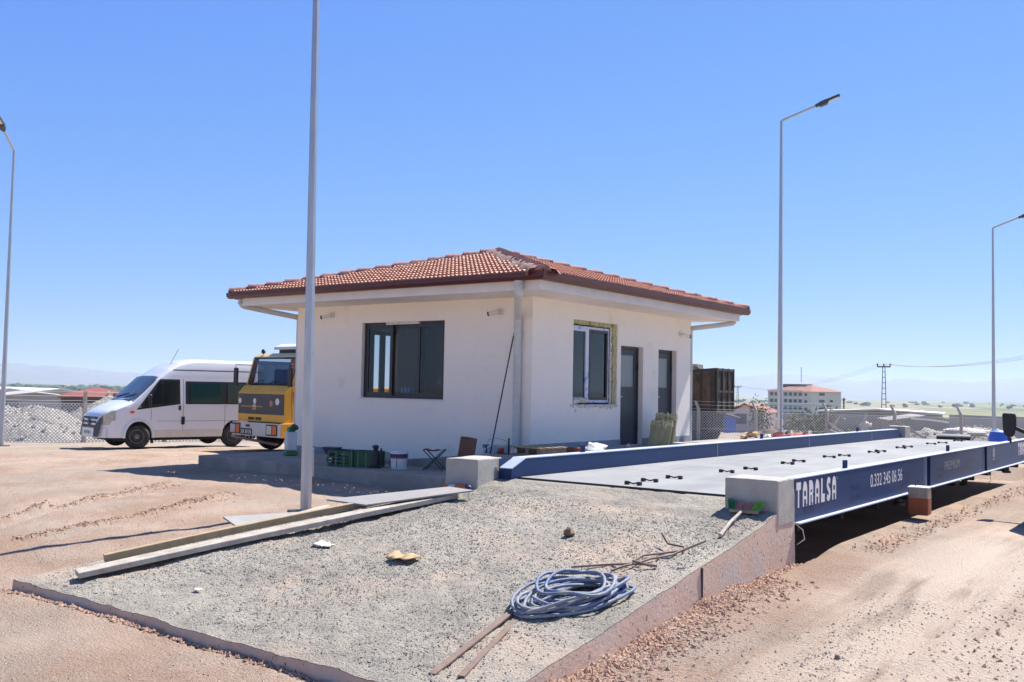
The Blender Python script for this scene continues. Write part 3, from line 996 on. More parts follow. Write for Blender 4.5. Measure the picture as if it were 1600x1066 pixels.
downpipe([(-10.40, 14.09, 1.98), (-10.40, 14.09, 1.72), (-11.21, 15.19, 1.40), (-11.21, 15.19, -1.22)], 0.075,
         [((-11.21, 15.19, 1.05), 2), ((-11.21, 15.19, -0.25), 2), ((-10.40, 14.09, 1.86), 2), ((-11.21, 15.19, 1.34), 2)])
downpipe([(-18.43, 14.20, 1.95), (-18.43, 14.20, 1.80), (-17.82, 15.34, 1.60), (-17.79, 15.40, 1.60), (-17.79, 15.40, -1.5)], 0.062, [((-18.43, 14.20, 1.86), 2)])
downpipe([(-10.10, 22.80, 1.95), (-10.10, 22.80, 1.75), (-10.88, 22.13, 1.60), (-10.98, 22.13, 1.60), (-10.98, 22.13, -1.2)], 0.062)


def security_camera(base, direction, face):
    """White bullet camera on a square wall plate; base on the wall, barrel along direction."""
    b = MB()
    x, y, z = base
    if face == 'front':
        b.box(x - 0.06, x + 0.06, y - 0.035, y, z - 0.06, z + 0.06)
        s = Vector((x, y - 0.03, z)); e = s + Vector((0, -0.09, -0.02))
    else:
        b.box(x, x + 0.035, y - 0.06, y + 0.06, z - 0.06, z + 0.06)
        s = Vector((x + 0.03, y, z)); e = s + Vector((0.09, 0, -0.02))
    o = b.build('security_camera', 'white_plain', hut, bevel=0.01)
    d = Vector(direction).normalized()
    a = MB()
    a.tube([s, e], 0.02, 8)
    a.tube([e - d * 0.05, e + d * 0.16], 0.038, 14)
    a.build('barrel', 'white_plain', o, smooth=40)
    MB().tube([e + d * 0.155, e + d * 0.185], 0.043, 14).build('lens', 'black', o, smooth=40)


security_camera((-16.53, Y0, 1.60), (-0.9, -0.55, -0.25), 'front')
security_camera((-11.72, Y0, 1.53), (-0.9, -0.45, -0.22), 'front')
security_camera((X0, 21.47, 1.42), (0.45, 0.9, -0.22), 'right')


def bar_frame(mb, horiz, fixa, fixb, a0, a1, z0, z1, w):
    for p in ((a0, a1, z0, z0 + w), (a0, a1, z1 - w, z1), (a0, a0 + w, z0 + w, z1 - w), (a1 - w, a1, z0 + w, z1 - w)):
        if horiz == 'x': mb.box(p[0], p[1], fixa, fixb, p[2], p[3])
        else: mb.box(fixa, fixb, p[0], p[1], p[2], p[3])


# front window: dark aluminium slider of three sashes
yw = Y0 + 0.11
fb = MB()
bar_frame(fb, 'x', yw - 0.03, yw + 0.09, WF[0], WF[1], WF[2], WF[3], 0.05)
win = fb.build('window', 'dark_frame', hut, bevel=0.004)
W3 = (WF[1] - WF[0] - 0.1)
for a, b, yy, gl in ((WF[0] + 0.05, WF[0] + 0.05 + 0.40 * W3 - 0.12, yw - 0.022, 'pane_mid'), (WF[0] + 0.05 + 0.31 * W3, WF[0] + 0.05 + 0.73 * W3, yw + 0.03, 'pane'), (WF[0] + 0.05 + 0.66 * W3, WF[1] - 0.05, yw - 0.022, 'pane_dark')):
    s = MB()
    bar_frame(s, 'x', yy, yy + 0.035, a, b, WF[2] + 0.05, WF[3] - (0.05 if gl != 'x' else 0.1), 0.075)
    s.build('sash', 'dark_frame', win, bevel=0.004)
    MB().quad((a + 0.075, yy + 0.018, WF[2] + 0.125), (b - 0.075, yy + 0.018, WF[2] + 0.125), (b - 0.075, yy + 0.018, WF[3] - 0.125), (a + 0.075, yy + 0.018, WF[3] - 0.125)).build('pane', gl, win)
MB().box(WF[0] - 0.08, WF[1] + 0.02, Y0 - 0.025, Y0 + 0.08, WF[2] - 0.03, WF[2] - 0.001).build('sill', 'soffit', win)
MB().box(WF[0] + 0.3 * W3, WF[0] + 0.72 * W3, Y0 + 0.03, Y0 + 0.078, WF[3] - 0.055, WF[3] - 0.002).build('foam_strip', 'foam', win)

# dark frames in the two openings at the back, seen through the glass
for horiz, fa, fb_, (a, b, z0_, z1_), mull in (('y', XL + 0.08, XL + 0.14, (16.6, 18.4, -0.3, 1.4), (17.0, 17.25, 17.6, 18.0)), ('x', YB - 0.14, YB - 0.08, (-15.6, -13.8, -0.3, 1.4), (-14.75,))):
    q = MB()
    bar_frame(q, horiz, fa, fb_, a, b, z0_, z1_, 0.09)
    for c in mull:
        if horiz == 'y': q.box(fa + 0.005, fb_ - 0.005, c - 0.09, c + 0.09, z0_ + 0.09, z1_ - 0.09)
        else: q.box(c - 0.06, c + 0.06, fa + 0.005, fb_ - 0.005, z0_ + 0.09, z1_ - 0.09)
    q.build('back_window', 'dark_frame', hut)

# right window: white two-light frame set in mineral wool
xw = X0 - 0.14
fb = MB()
wy0, wy1, wz0, wz1 = WR[0] + 0.02, WR[1] - 0.20, WR[2] + 0.04, WR[3] - 0.11
bar_frame(fb, 'y', xw - 0.03, xw + 0.04, wy0, wy1, wz0, wz1, 0.055)
mid = wy0 + 0.45 * (wy1 - wy0)
fb.box(xw - 0.028, xw + 0.043, mid - 0.04, mid + 0.04, wz0 + 0.055, wz1 - 0.055)
win2 = fb.build('window', 'white_pvc', hut, bevel=0.004)
for a, b in ((wy0 + 0.055, mid - 0.04), (mid + 0.04, wy1 - 0.055)):
    s = MB()
    bar_frame(s, 'y', xw - 0.02, xw + 0.052, a, b, wz0 + 0.055, wz1 - 0.055, 0.055)
    s.build('sash', 'white_pvc' if a < mid - 0.1 else 'dark_frame', win2, bevel=0.004)
    MB().quad((xw + 0.02, a + 0.05, wz0 + 0.10), (xw + 0.02, b - 0.05, wz0 + 0.10), (xw + 0.02, b - 0.05, wz1 - 0.10), (xw + 0.02, a + 0.05, wz1 - 0.10)).build('pane', 'pane_dark', win2)
ws = MB()
gn = 26
for i in range(gn):      # ragged wool packed round the frame: right jamb and head
    z0_, z1_ = WR[2] + (WR[3] - WR[2]) * i / gn, WR[2] + (WR[3] - WR[2]) * (i + 1) / gn
    ws.box(X0 - 0.2, X0 - 0.015 - 0.03 * rng.random(), wy1 + 0.06 + 0.02 * rng.random(), WR[1] - 0.002, z0_, z1_)
    y0_, y1_ = WR[0] + (WR[1] - WR[0]) * i / gn, WR[0] + (WR[1] - WR[0]) * (i + 1) / gn
    if y1_ < wy1 + 0.06:
        ws.box(X0 - 0.2, X0 - 0.01 - 0.04 * rng.random(), y0_, y1_, wz1 + 0.015 + 0.02 * rng.random(), WR[3] - 0.002)
ws.build('insulation', 'wool', win2)
fm = MB()
for i in range(34):
    fm.blob((xw + 0.06, wy1 + 0.03 + 0.01 * rng.random(), wz0 + (wz1 - wz0) * i / 33), (0.03, 0.035, 0.05), i, n=5)
for i in range(12):
    fm.blob((xw + 0.10, WR[0] + 0.06 + 0.05 * i, WR[2] + 0.05 + 0.05 * rng.random()), (0.05, 0.06, 0.05), 50 + i, n=5)
for i in range(22):
    fm.blob((X0 + 0.0, WR[0] - 0.06 + (WR[1] - WR[0] + 0.06) * i / 21, WR[2] - 0.02 - 0.03 * rng.random() - (0.1 if i == 2 else 0)), (0.02, 0.05, 0.025 + 0.02 * rng.random()), 80 + i, n=5)
fm.build('foam_bead', 'foam', win2, smooth=60)
MB().box(X0 - 0.10, X0 + 0.03, WR[0] - 0.05, WR[1], WR[2] - 0.012, WR[2] - 0.001).build('sill', 'soffit', win2)

# doors
for (a, b, z0_, z1_), fro in ((D1, True), (D2, False)):
    xd = X0 - 0.15
    s = MB()
    s.box(xd - 0.05, xd + 0.03, a, a + 0.06, z0_, z1_)
    s.box(xd - 0.05, xd + 0.03, b - 0.06, b, z0_, z1_)
    s.box(xd - 0.05, xd + 0.03, a + 0.06, b - 0.06, z1_ - 0.06, z1_)
    dr = s.build('door', 'dark_frame', hut, bevel=0.004)
    p = MB()
    lx0, lx1 = xd - 0.03, xd + 0.015
    gl = (a + 0.20, b - 0.20, z0_ + 1.30, z1_ - 0.20)
    wall_pieces(p, 'y', lx0, lx1, a + 0.065, b - 0.065, [gl], z0_ + 0.01, z1_ - 0.065)
    p.build('leaf', 'door_paint', dr, bevel=0.003)
    MB().box(xd - 0.012, xd + 0.002, gl[0], gl[1], gl[2], gl[3]).build('pane', 'pane_frost', dr)
    h = MB()
    for zz in (z0_ + 0.35, z0_ + 1.75):
        h.tube([(xd + 0.045, b - 0.06, zz - 0.06), (xd + 0.045, b - 0.06, zz + 0.06)], 0.014, 8)
    split_build(h, 'hinge', 'black', dr)
    h = MB()
    h.box(xd + 0.015, xd + 0.028, a + 0.09, a + 0.13, z0_ + 0.95, z0_ + 1.18)
    h.tube([(xd + 0.03, a + 0.11, z0_ + 1.08), (xd + 0.065, a + 0.11, z0_ + 1.08), (xd + 0.065, a + 0.24, z0_ + 1.08)], 0.010, 8)
    h.build('handle', 'steel', dr)
# things seen through the front window
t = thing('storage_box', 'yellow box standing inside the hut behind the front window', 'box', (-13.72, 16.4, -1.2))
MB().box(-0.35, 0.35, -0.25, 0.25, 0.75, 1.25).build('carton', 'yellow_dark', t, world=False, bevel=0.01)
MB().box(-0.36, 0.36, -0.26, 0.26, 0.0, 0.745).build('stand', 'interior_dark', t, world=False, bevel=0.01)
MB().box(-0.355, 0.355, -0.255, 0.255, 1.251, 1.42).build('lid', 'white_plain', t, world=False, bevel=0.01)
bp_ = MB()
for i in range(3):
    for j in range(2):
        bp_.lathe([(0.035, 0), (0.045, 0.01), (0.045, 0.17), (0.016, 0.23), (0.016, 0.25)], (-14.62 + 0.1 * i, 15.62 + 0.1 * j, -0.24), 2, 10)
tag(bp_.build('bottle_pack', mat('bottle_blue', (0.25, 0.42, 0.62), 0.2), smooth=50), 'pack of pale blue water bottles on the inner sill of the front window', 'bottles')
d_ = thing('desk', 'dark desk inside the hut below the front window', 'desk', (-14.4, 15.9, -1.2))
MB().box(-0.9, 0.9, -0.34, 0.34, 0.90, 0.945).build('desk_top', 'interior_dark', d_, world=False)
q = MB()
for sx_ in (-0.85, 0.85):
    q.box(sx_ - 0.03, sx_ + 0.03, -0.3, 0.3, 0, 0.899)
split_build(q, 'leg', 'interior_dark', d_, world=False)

# ------------------------------------------------------------------ weighbridge
WBN, WBF, WY0, WY1, WT, WD = -3.70, -7.275, 9.88, 27.2, -0.865, -1.10
wbr = thing('weighbridge', 'long truck weighbridge with pale concrete deck between dark blue side beams lettered in white', 'weighbridge', (-5.49, 18.5, -1.78))
dk = MB()
for a, b in ((WY0 - 0.0, 15.18), (15.20, 19.28), (19.30, 23.4), (23.42, WY1)):
    dk.box(WBF + 0.02, WBN - 0.12, a, b, WD - 0.20, WD)
deck = dk.build('deck', 'deck', wbr, bevel=0.006)
MB().box(WBF + 0.03, WBN - 0.03, WY0 - 0.012, WY0 - 0.002, WD - 0.22, WD + 0.006).build('edge_angle', 'black', deck)
q = MB()
for y in np.arange(10.4, 27, 1.45):
    q.box(WBF + 0.1, WBN - 0.15, y - 0.05, y + 0.05, -1.48, WD - 0.205)
split_build(q, 'cross_beam', 'under', wbr)
lh = MB()     # lifting handle: two square sockets joined by a sagging strap
for s in (-1, 1):
    lh.box(s * 0.085 - 0.024, s * 0.085 + 0.024, -0.024, 0.024, 0.0, 0.042)
lh.tube([(-0.07, 0, 0.034), (-0.04, 0, 0.024), (0, 0, 0.016), (0.04, 0, 0.024), (0.07, 0, 0.034)], 0.010, 8)
h0 = None
for i, y in enumerate((10.12, 10.62, 11.24, 12.68, 13.42, 14.96, 15.62, 17.13, 17.77, 19.35, 19.85, 21.55, 22.2, 24.05, 24.85, 26.4, 27.0)):
    if h0 is None:
        h0 = lh.build('lifting_handle', 'black', wbr, world=False, bevel=0.006)
        h = h0
    else:
        h = h0.copy(); COL.objects.link(h); h.parent = wbr
    h.location = (-5.74 - wbr.location.x + 0.06 * math.sin(i * 5.1), y - wbr.location.y, WD - wbr.location.z)
    h.rotation_euler = (0, 0, 0.12 * math.sin(i * 7.3) - 0.05)

# outer (near) beam: side plates between recessed joints, top and bottom flanges
nb = MB()
joints = [(15.02, 15.40), (19.05, 19.45), (23.1, 23.5)]
yy = WY0
for a, b in joints + [(WY1, WY1)]:
    nb.box(WBN - 0.012, WBN, yy, a, WT - 0.455, WT - 0.012)
    yy = b
near = nb.build('side_beam', 'blue', wbr)
q = MB()
for a, b in joints:
    q.box(WBN - 0.11, WBN - 0.095, a, b, WT - 0.455, WT - 0.012)
    q.box(WBN - 0.094, WBN - 0.0125, a - 0.002, a + 0.010, WT - 0.455, WT - 0.012)
    q.box(WBN - 0.094, WBN - 0.0125, b - 0.010, b + 0.002, WT - 0.455, WT - 0.012)
split_build(q, 'joint_recess', 'blue_deep', near)
q = MB()
for a, b in joints:
    q.box(WBN - 0.094, WBN - 0.012, (a + b) / 2 + 0.02, (a + b) / 2 + 0.032, WT - 0.45, WT - 0.02)
split_build(q, 'joint_plate', 'blue_pale', near)
MB().box(WBN - 0.13, WBN + 0.006, WY0, WY1, WT - 0.012, WT).build('top_flange', 'blue_pale', near, bevel=0.003)
q = MB()
yy = WY0
for a, b in joints + [(WY1, WY1)]:
    q.box(WBN - 0.10, WBN + 0.055, yy, (a + b) / 2 - 0.004, WT - 0.472, WT - 0.456)
    yy = (a + b) / 2 + 0.004
q.build('bottom_flange', 'blue_pale', near, bevel=0.003)
MB().box(WBN - 0.125, WBN - 0.113, WY0, WY1, WD - 0.2, WT - 0.0125).build('inner_plate', 'blue', near)
# far beam: only its inner face and top show
fbm_ = MB()
jf = [15.74, 20.24, 24.6]
yy = WY0 - 0.1
for a in jf + [WY1]:
    z0_ = -1.33
    if yy < 10:
        fbm_.prism([(yy, z0_), (yy, WD + 0.115), (yy + 0.30, WT - 0.012), (a - 0.02, WT - 0.012), (a - 0.02, z0_)], 0, WBF - 0.012, WBF)
    elif a == WY1:
        fbm_.prism([(yy, z0_), (yy, WT - 0.012), (a - 0.3, WT - 0.012), (a, WD + 0.1), (a, z0_)], 0, WBF - 0.012, WBF)
    else:
        fbm_.box(WBF - 0.012, WBF, yy, a - 0.02, z0_, WT - 0.012)
    yy = a + 0.02
far = fbm_.build('side_beam', 'blue', wbr)
q = MB()
q.box(WBF - 0.20, WBF + 0.004, WY0 + 0.2, WY1 - 0.3, WT - 0.0115, WT)
q.hexa([(WBF - 0.20, WY0 - 0.1, WD + 0.103), (WBF + 0.004, WY0 - 0.1, WD + 0.103), (WBF + 0.004, WY0 + 0.198, WT - 0.0115), (WBF - 0.20, WY0 + 0.198, WT - 0.0115)],
       [(WBF - 0.20, WY0 - 0.1, WD + 0.115), (WBF + 0.004, WY0 - 0.1, WD + 0.115), (WBF + 0.004, WY0 + 0.198, WT), (WBF - 0.20, WY0 + 0.198, WT)])
q.build('top_flange', 'blue_pale', far)
q = MB()
q.box(WBF - 0.19, WBF - 0.013, WY0 - 0.095, WY0 - 0.085, -1.33, WD + 0.10)
q.box(WBF - 0.20, WBF - 0.19, WY0 - 0.1, WY1, -1.33, WT - 0.0125)
for a in jf:
    q.box(WBF - 0.10, WBF - 0.05, a - 0.02, a + 0.02, -1.33, WT - 0.02)
q.build('outer_plate', 'blue', far)
q = MB()
for a in jf:
    q.box(WBF - 0.008, WBF + 0.003, a + 0.005, a + 0.016, WD + 0.01, WT - 0.02)
split_build(q, 'joint_plate', 'blue_pale', far)
q = MB()
for s in (-0.045, 0.03):
    q.box(-0.012, 0.028, s * 0.7, s * 0.7 + 0.012, 0.0, 0.095)
q.box(-0.012, 0.028, -0.032, 0.033, 0.0, 0.008)
k0 = None
for x, ys_ in ((WBN - 0.085, (11.72, 16.82, 22.0)), (WBF - 0.14, (11.62, 18.02, 23.9))):
    for y in ys_:
        if k0 is None:
            k0 = k = q.build('bracket', 'blue', wbr, world=False)
        else:
            k = k0.copy(); COL.objects.link(k); k.parent = wbr
        k.location = (x - wbr.location.x, y - wbr.location.y, WT - wbr.location.z)
q = MB()
for y in (10.15, 15.0, 19.3, 23.3, 26.9):
    for x in (WBN - 0.35, WBF + 0.1):
        q.lathe([(0.09, -1.60), (0.09, -1.56), (0.055, -1.55), (0.055, -1.37), (0.08, -1.36), (0.08, -1.335)], (x, y, 0), 2, 14)
split_build(q, 'load_cell', 'steel_dark', wbr, smooth=40)
q = MB()
for y in (9.95, 19.42):
    q.tube([(WBN - 0.02, y, -1.34), (WBN + 0.05, y + 0.03, -1.40), (WBN + 0.06, y + 0.06, -1.50), (WBN - 0.02, y + 0.05, -1.56)], 0.006, 6)
split_build(q, 'cable', 'white_plain', wbr)

# lettering, built letter by letter: each stroke sits a hair prouder than the one before
LX = WBN + 0.0012


class Letters:
    def __init__(s): s.mb = MB(); s.k = 0

    def poly(s, pts):
        s.k += 1
        s.mb.prism(pts, 0, LX - 0.001, LX + 0.0012 + 0.00012 * (s.k % 9))


def stylised(word, y0, zb, w, h, gap, mbl):
    y = y0
    for ch in word:
        def P(pts): mbl.poly([(y + u * w, zb + v * h) for u, v in pts])
        if ch == 'T':
            P([(0, 0.70), (1.0, 0.70), (1.0, 1.0), (0, 1.0)]); P([(0.33, 0.0), (0.62, 0.0), (0.62, 0.701), (0.33, 0.701)])
        elif ch == 'A':
            dome = [(0.5 + 0.5 * math.cos(t), 0.62 + 0.38 * math.sin(t)) for t in np.linspace(0, math.pi, 13)]
            P(dome); P([(0, 0), (0.27, 0), (0.27, 0.621), (0, 0.621)]); P([(0.73, 0), (1, 0), (1, 0.621), (0.73, 0.621)]); P([(0.268, 0.28), (0.732, 0.28), (0.732, 0.40), (0.268, 0.40)])
        elif ch == 'R':
            dome = [(0, 0.62)] + [(0.5 + 0.48 * math.cos(t), 0.62 + 0.38 * math.sin(t)) for t in np.linspace(0, math.pi / 2, 8)] + [(0, 1.0)]
            P(dome); P([(0, 0), (0.29, 0), (0.29, 0.621), (0, 0.621)]); P([(0.70, 0.48), (0.98, 0.55), (0.98, 0.621), (0.70, 0.621)])
            P([(0.288, 0.40), (0.8, 0.40), (0.98, 0.50), (0.98, 0.552), (0.288, 0.50)]); P([(0.62, 0.0), (0.98, 0.0), (0.92, 0.40), (0.62, 0.401)])
        elif ch == 'L':
            P([(0, 0.0), (0.33, 0.0), (0.33, 1.0), (0, 1.0)]); P([(0.329, 0.0), (0.9, 0.0), (0.9, 0.34), (0.329, 0.34)])
        elif ch == 'S':
            cl = [(0.86, 0.80), (0.66, 0.89), (0.40, 0.88), (0.20, 0.76), (0.24, 0.62), (0.5, 0.5), (0.76, 0.38), (0.80, 0.24), (0.6, 0.12), (0.34, 0.11), (0.14, 0.20)]
            for i in range(len(cl) - 1):
                a, b = Vector(cl[i]), Vector(cl[i + 1])
                d = (b - a).normalized(); nn = Vector((-d.y, d.x))
                nn = Vector((nn.x * 0.19, nn.y * 0.115))
                e = d * 0.03
                P([tuple(a - nn - e), tuple(b - nn + e), tuple(b + nn + e), tuple(a + nn - e)])
        y += (w if ch != 'L' else w * 0.95) + gap
    return y


lt = Letters()
ye = stylised('TARALSA', 9.925, -1.178, 0.128, 0.262, 0.058, lt)
stylised('TARALSA', 22.55, -1.178, 0.128, 0.262, 0.058, lt)
lt.mb.build('lettering', 'letter', near)


def text_mesh(txt, y, z, h, length, m, parent):
    cu = bpy.data.curves.new('text', 'FONT')
    cu.body = txt
    cu.size = 1.0
    cu.extrude = 0.0008
    o = bpy.data.objects.new('text', cu)
    COL.objects.link(o)
    bpy.context.view_layer.update()
    me = bpy.data.meshes.new_from_object(o.evaluated_get(bpy.context.evaluated_depsgraph_get()))
    bpy.data.objects.remove(o)
    co = np.array([v.co[:] for v in me.vertices])
    fs = [tuple(p.vertices) for p in me.polygons]
    a, b = co.min(0), co.max(0)
    co = (co - a) / np.maximum(b - a, 1e-6)
    mb = MB()
    mb.add([(LX + 0.0006 * c[2], y + c[0] * length, z + c[1] * h) for c in co], fs)
    return mb.build('lettering', m, parent)


text_mesh('0.332 345 06 56', 12.46, -1.138, 0.158, 1.42, 'letter', near)
text_mesh('PREMIUM', 16.27, -1.135, 0.13, 1.02, 'letter_dim', near)
text_mesh('\u00ae', ye - 0.04, -0.955, 0.03, 0.04, 'letter_dim', near)
em = Letters()     # petal emblem on the third panel
for k in range(6):
    a = k * math.pi / 3 + math.pi / 6
    c = (20.05 + 0.075 * math.cos(a), -1.02 + 0.075 * math.sin(a))
    em.poly([(c[0] + 0.036 * math.cos(t), c[1] + 0.036 * math.sin(t)) for t in np.linspace(0, 2 * math.pi, 10)[:-1]])
em.poly([(20.05 + 0.03 * math.cos(t), -1.02 + 0.03 * math.sin(t)) for t in np.linspace(0, 2 * math.pi, 10)[:-1]])
em.poly([(19.93, -1.15), (20.17, -1.15), (20.17, -1.135), (19.93, -1.135)])
em.mb.build('emblem', 'letter_dim', near)
# scuffs where the plates were bolted: small dark bolt rows
q = MB()
for y, zs in ((10.15, (-1.16, -1.215)), (11.72, (-1.075, -1.20)), (13.95, (-1.04, -1.16)), (15.85, (-1.08, -1.2)), (17.75, (-1.06, -1.17)), (20.0, (-1.16, -1.22)), (21.7, (-1.04, -1.16))):
    for z in zs:
        for k in range(2):
            q.box(LX, LX + 0.004, y + 0.19 * k, y + 0.19 * k + 0.13, z - 0.004, z + 0.004)
split_build(q, 'weld_scuff', 'blue_deep', near)


# concrete end blocks
def end_block(pts_top, zt, zb, label, mm='concrete'):
    mb = MB()
    cx, cy = sum(p[0] for p in pts_top) / 4, sum(p[1] for p in pts_top) / 4
    n = 14
    # rough cast block: gridded faces with a little unevenness
    P = [Vector((p[0], p[1])) for p in pts_top]

    def wob(v):
        e = 0.010
        a = float(fbm(np.array([v[0] * 5 + v[2] * 3]), np.array([v[1] * 5 - v[2] * 4]), 23, 3)[0])
        b = float(fbm(np.array([v[0] * 4 - v[2] * 5 + 9]), np.array([v[1] * 6 + v[2] * 2]), 29, 3)[0])
        return (v[0] + e * a, v[1] + e * b, v[2] + e * (a + b))
    def corner_soft(u):
        return u
    for i in range(4):
        a, b = P[i], P[(i + 1) % 4]
        mb.grid([[wob((*(a + (b - a) * (j / n)), zb + (zt - zb) * (k / n))) for j in range(n + 1)] for k in range(n + 1)])
    mb.grid([[wob((*((P[0] + (P[1] - P[0]) * (i / n)) * (1 - j / n) + (P[3] + (P[2] - P[3]) * (i / n)) * (j / n)), zt)) for i in range(n + 1)] for j in range(n + 1)])
    o = mb.build('concrete_block', mm, None)
    import bmesh
    bm = bmesh.new(); bm.from_mesh(o.data)
    bmesh.ops.remove_doubles(bm, verts=bm.verts, dist=0.0008)
    bm.to_mesh(o.data); bm.free()
    b = o.modifiers.new('bevel', 'BEVEL'); b.width = 0.014; b.segments = 2; b.limit_method = 'ANGLE'; b.angle_limit = R(50)
    return tag(o, label, 'concrete block', 'concrete guard blocks at the ends of the weighbridge')


end_block([(-4.265, 9.412), (-3.69, 9.405), (-3.69, 9.862), (-4.265, 9.865)], -0.862, -1.30, 'rough concrete block on the ramp corner, next to the lettered blue beam')
end_block([(-7.85, 9.19), (-7.44, 9.30), (-7.50, 9.875), (-7.92, 9.80)], -0.862, -1.85, 'smooth concrete block nearest the hut, with an orange can lying at its foot')
end_block([(-7.62, 27.25), (-7.18, 27.25), (-7.18, 27.75), (-7.62, 27.75)], -0.80, -1.9, 'small far concrete block where the inner blue beam ends')


# ------------------------------------------------------------------ things lying on the ramp and dirt
def plank(name, a, b, w, t, m, label, warp=0.0, ends=0.01, n=14):
    """Board from a to b (centre line of its underside), slightly bowed and with worn ends."""
    a, b = Vector(a), Vector(b)
    d = (b - a)
    dn = d.normalized()
    side = dn.cross(Vector((0, 0, 1))).normalized()
    up = side.cross(dn)
    rows = []
    for i in range(n + 1):
        s = i / n
        p = a + d * s + up * (warp * math.sin(math.pi * s)) + side * (0.006 * math.sin(5 * s + w * 40))
        w2 = w / 2 * (1 + 0.02 * math.sin(17 * s))
        rows.append([p - side * w2, p + side * w2, p + side * w2 + up * t, p - side * w2 + up * t])
    mb = MB()
    vs = [tuple(q) for r_ in rows for q in r_]
    fs = []
    for i in range(n):
        for k in range(4):
            fs.append((i * 4 + k, i * 4 + (k + 1) % 4, (i + 1) * 4 + (k + 1) % 4, (i + 1) * 4 + k))
    fs.append((3, 2, 1, 0)); fs.append(tuple(n * 4 + k for k in range(4)))
    mb.add(vs, fs)
    o = mb.build(name, m, None, bevel=ends)
    return tag(o, label, 'board' if name == 'board' else 'plank')


def onr(x, y, dz=0.0): return (x, y, rz(x, y) + dz)


plank('plank', onr(-8.84, 5.03, 0.035), onr(-7.36, 8.78, 0.035), 0.23, 0.055, 'wood_pale', 'longest pale plank lying flat along the ramp edge opposite the hose', 0.01, 0.008)
plank('plank', onr(-9.00, 5.40, 0.05), onr(-7.90, 8.30, 0.05), 0.085, 0.075, 'wood_tan', 'yellowish square timber lying beside the long pale plank', 0.012, 0.006)
bd = MB()
bd.hexa([(-8.52, 7.86, -1.335), (-7.83, 7.81, -1.335), (-7.10, 8.82, -1.19), (-7.56, 8.93, -1.19)], [(-8.52, 7.86, -1.317), (-7.83, 7.81, -1.317), (-7.10, 8.82, -1.172), (-7.56, 8.93, -1.172)])
tag(bd.build('board', 'ply_grey', None, bevel=0.003), 'large grey plywood sheet leaning on the timbers in front of the smooth block', 'board')
bd = MB()
bd.hexa([(-9.86, 7.43, -1.62), (-9.30, 7.30, -1.72), (-9.98, 9.10, -1.74), (-10.30, 8.95, -1.74)], [(-9.86, 7.43, -1.60), (-9.30, 7.30, -1.70), (-9.98, 9.10, -1.72), (-10.30, 8.95, -1.72)])
tag(bd.build('board', 'ply_grey', None, bevel=0.003), 'smaller grey plywood sheet tilted on the dirt at the foot of the near light pole', 'board')
plank('plank', (-9.23, 7.40, -1.685), (-10.13, 9.36, -1.70), 0.10, 0.05, 'wood_pale', 'short pale plank lying on the edge of the smaller grey sheet', 0.0, 0.006)

# hose: irregular flattened loops
cx, cy = -4.22, 6.50
ax_ = Vector((0.42, 0.90)).normalized()
ay_ = Vector((-ax_.y, ax_.x))
path = []
NT = 17
g = random.Random(5)
for k in range(NT):
    la, lb = 0.43 + 0.09 * g.uniform(-1, 1), 0.24 + 0.08 * g.uniform(-1, 1)
    ox, oy = g.uniform(-0.06, 0.06), g.uniform(-0.05, 0.05)
    for i in range(22):
        t = 2 * math.pi * i / 22
        u = la * math.cos(t) * (1 - 0.12 * math.sin(t)) + ox
        v = lb * math.sin(t) + oy
        lift = 0.018 + 0.0068 * k * (0.6 + 0.4 * math.cos(t * 2 + k)) + (0.03 * max(0, math.sin(t * 3 + k * 2.0)))
        p = Vector((cx, cy)) + ax_ * u + ay_ * v
        path.append((p.x, p.y, rz(p.x, p.y) + lift))
for _ in range(2):
    path = [path[0]] + [tuple((Vector(path[i - 1]) + Vector(path[i]) * 2 + Vector(path[i + 1])) / 4) for i in range(1, len(path) - 1)] + [path[-1]]
hz_ = MB()
hz_.tube(path, 0.0135, 8)
for rr_ in range(2):      # two loops flung over the coil
    pp = []
    for i in range(26):
        t = 2 * math.pi * i / 26
        u = 0.36 * math.cos(t) + 0.10 * rr_ - 0.02; v = 0.27 * math.sin(t)
        p = Vector((cx, cy)) + Vector((0.9, 0.44)) * u * 0.75 + Vector((-0.5, 0.86)) * v * 1.1
        pp.append((p.x, p.y, rz(p.x, p.y) + 0.15 + 0.02 * math.sin(3 * t + rr_)))
    hz_.tube(pp, 0.0135, 8, closed=True)
tag(hz_.build('hose', 'hose', None, smooth=60), 'coiled blue and grey hose heaped on the ramp beside its low wall', 'hose')
MB_ = MB()
beam_between(MB_, onr(-4.30, 4.94, 0.012), onr(-4.49, 6.12, 0.03), 0.055, 0.012)
tag(MB_.build('steel_bar', 'rust_steel', None), 'upper of two rusty flat bars poking out from under the blue hose', 'steel bar', 'rusty flat bars by the hose')
MB_ = MB()
beam_between(MB_, onr(-4.10, 5.00, 0.012), onr(-4.40, 6.05, 0.012), 0.05, 0.012)
tag(MB_.build('steel_bar', 'rust_steel', None), 'lower flat bar nearest the ramp edge, ending under the blue hose', 'steel bar', 'rusty flat bars by the hose')
rb_ = MB()
rb_.tube([onr(-4.62, 7.1, 0.05), onr(-4.42, 7.36, 0.02), onr(-4.20, 7.44, 0.03), onr(-4.06, 7.50, 0.02), onr(-4.00, 7.46, 0.03), onr(-4.05, 7.40, 0.05), onr(-4.2, 7.42, 0.06), onr(-4.22, 7.62, 0.05), onr(-4.10, 7.82, 0.03), onr(-3.98, 7.95, 0.03), onr(-4.03, 8.04, 0.03), onr(-4.16, 7.98, 0.06), onr(-4.26, 8.06, 0.12)], 0.011, 7)
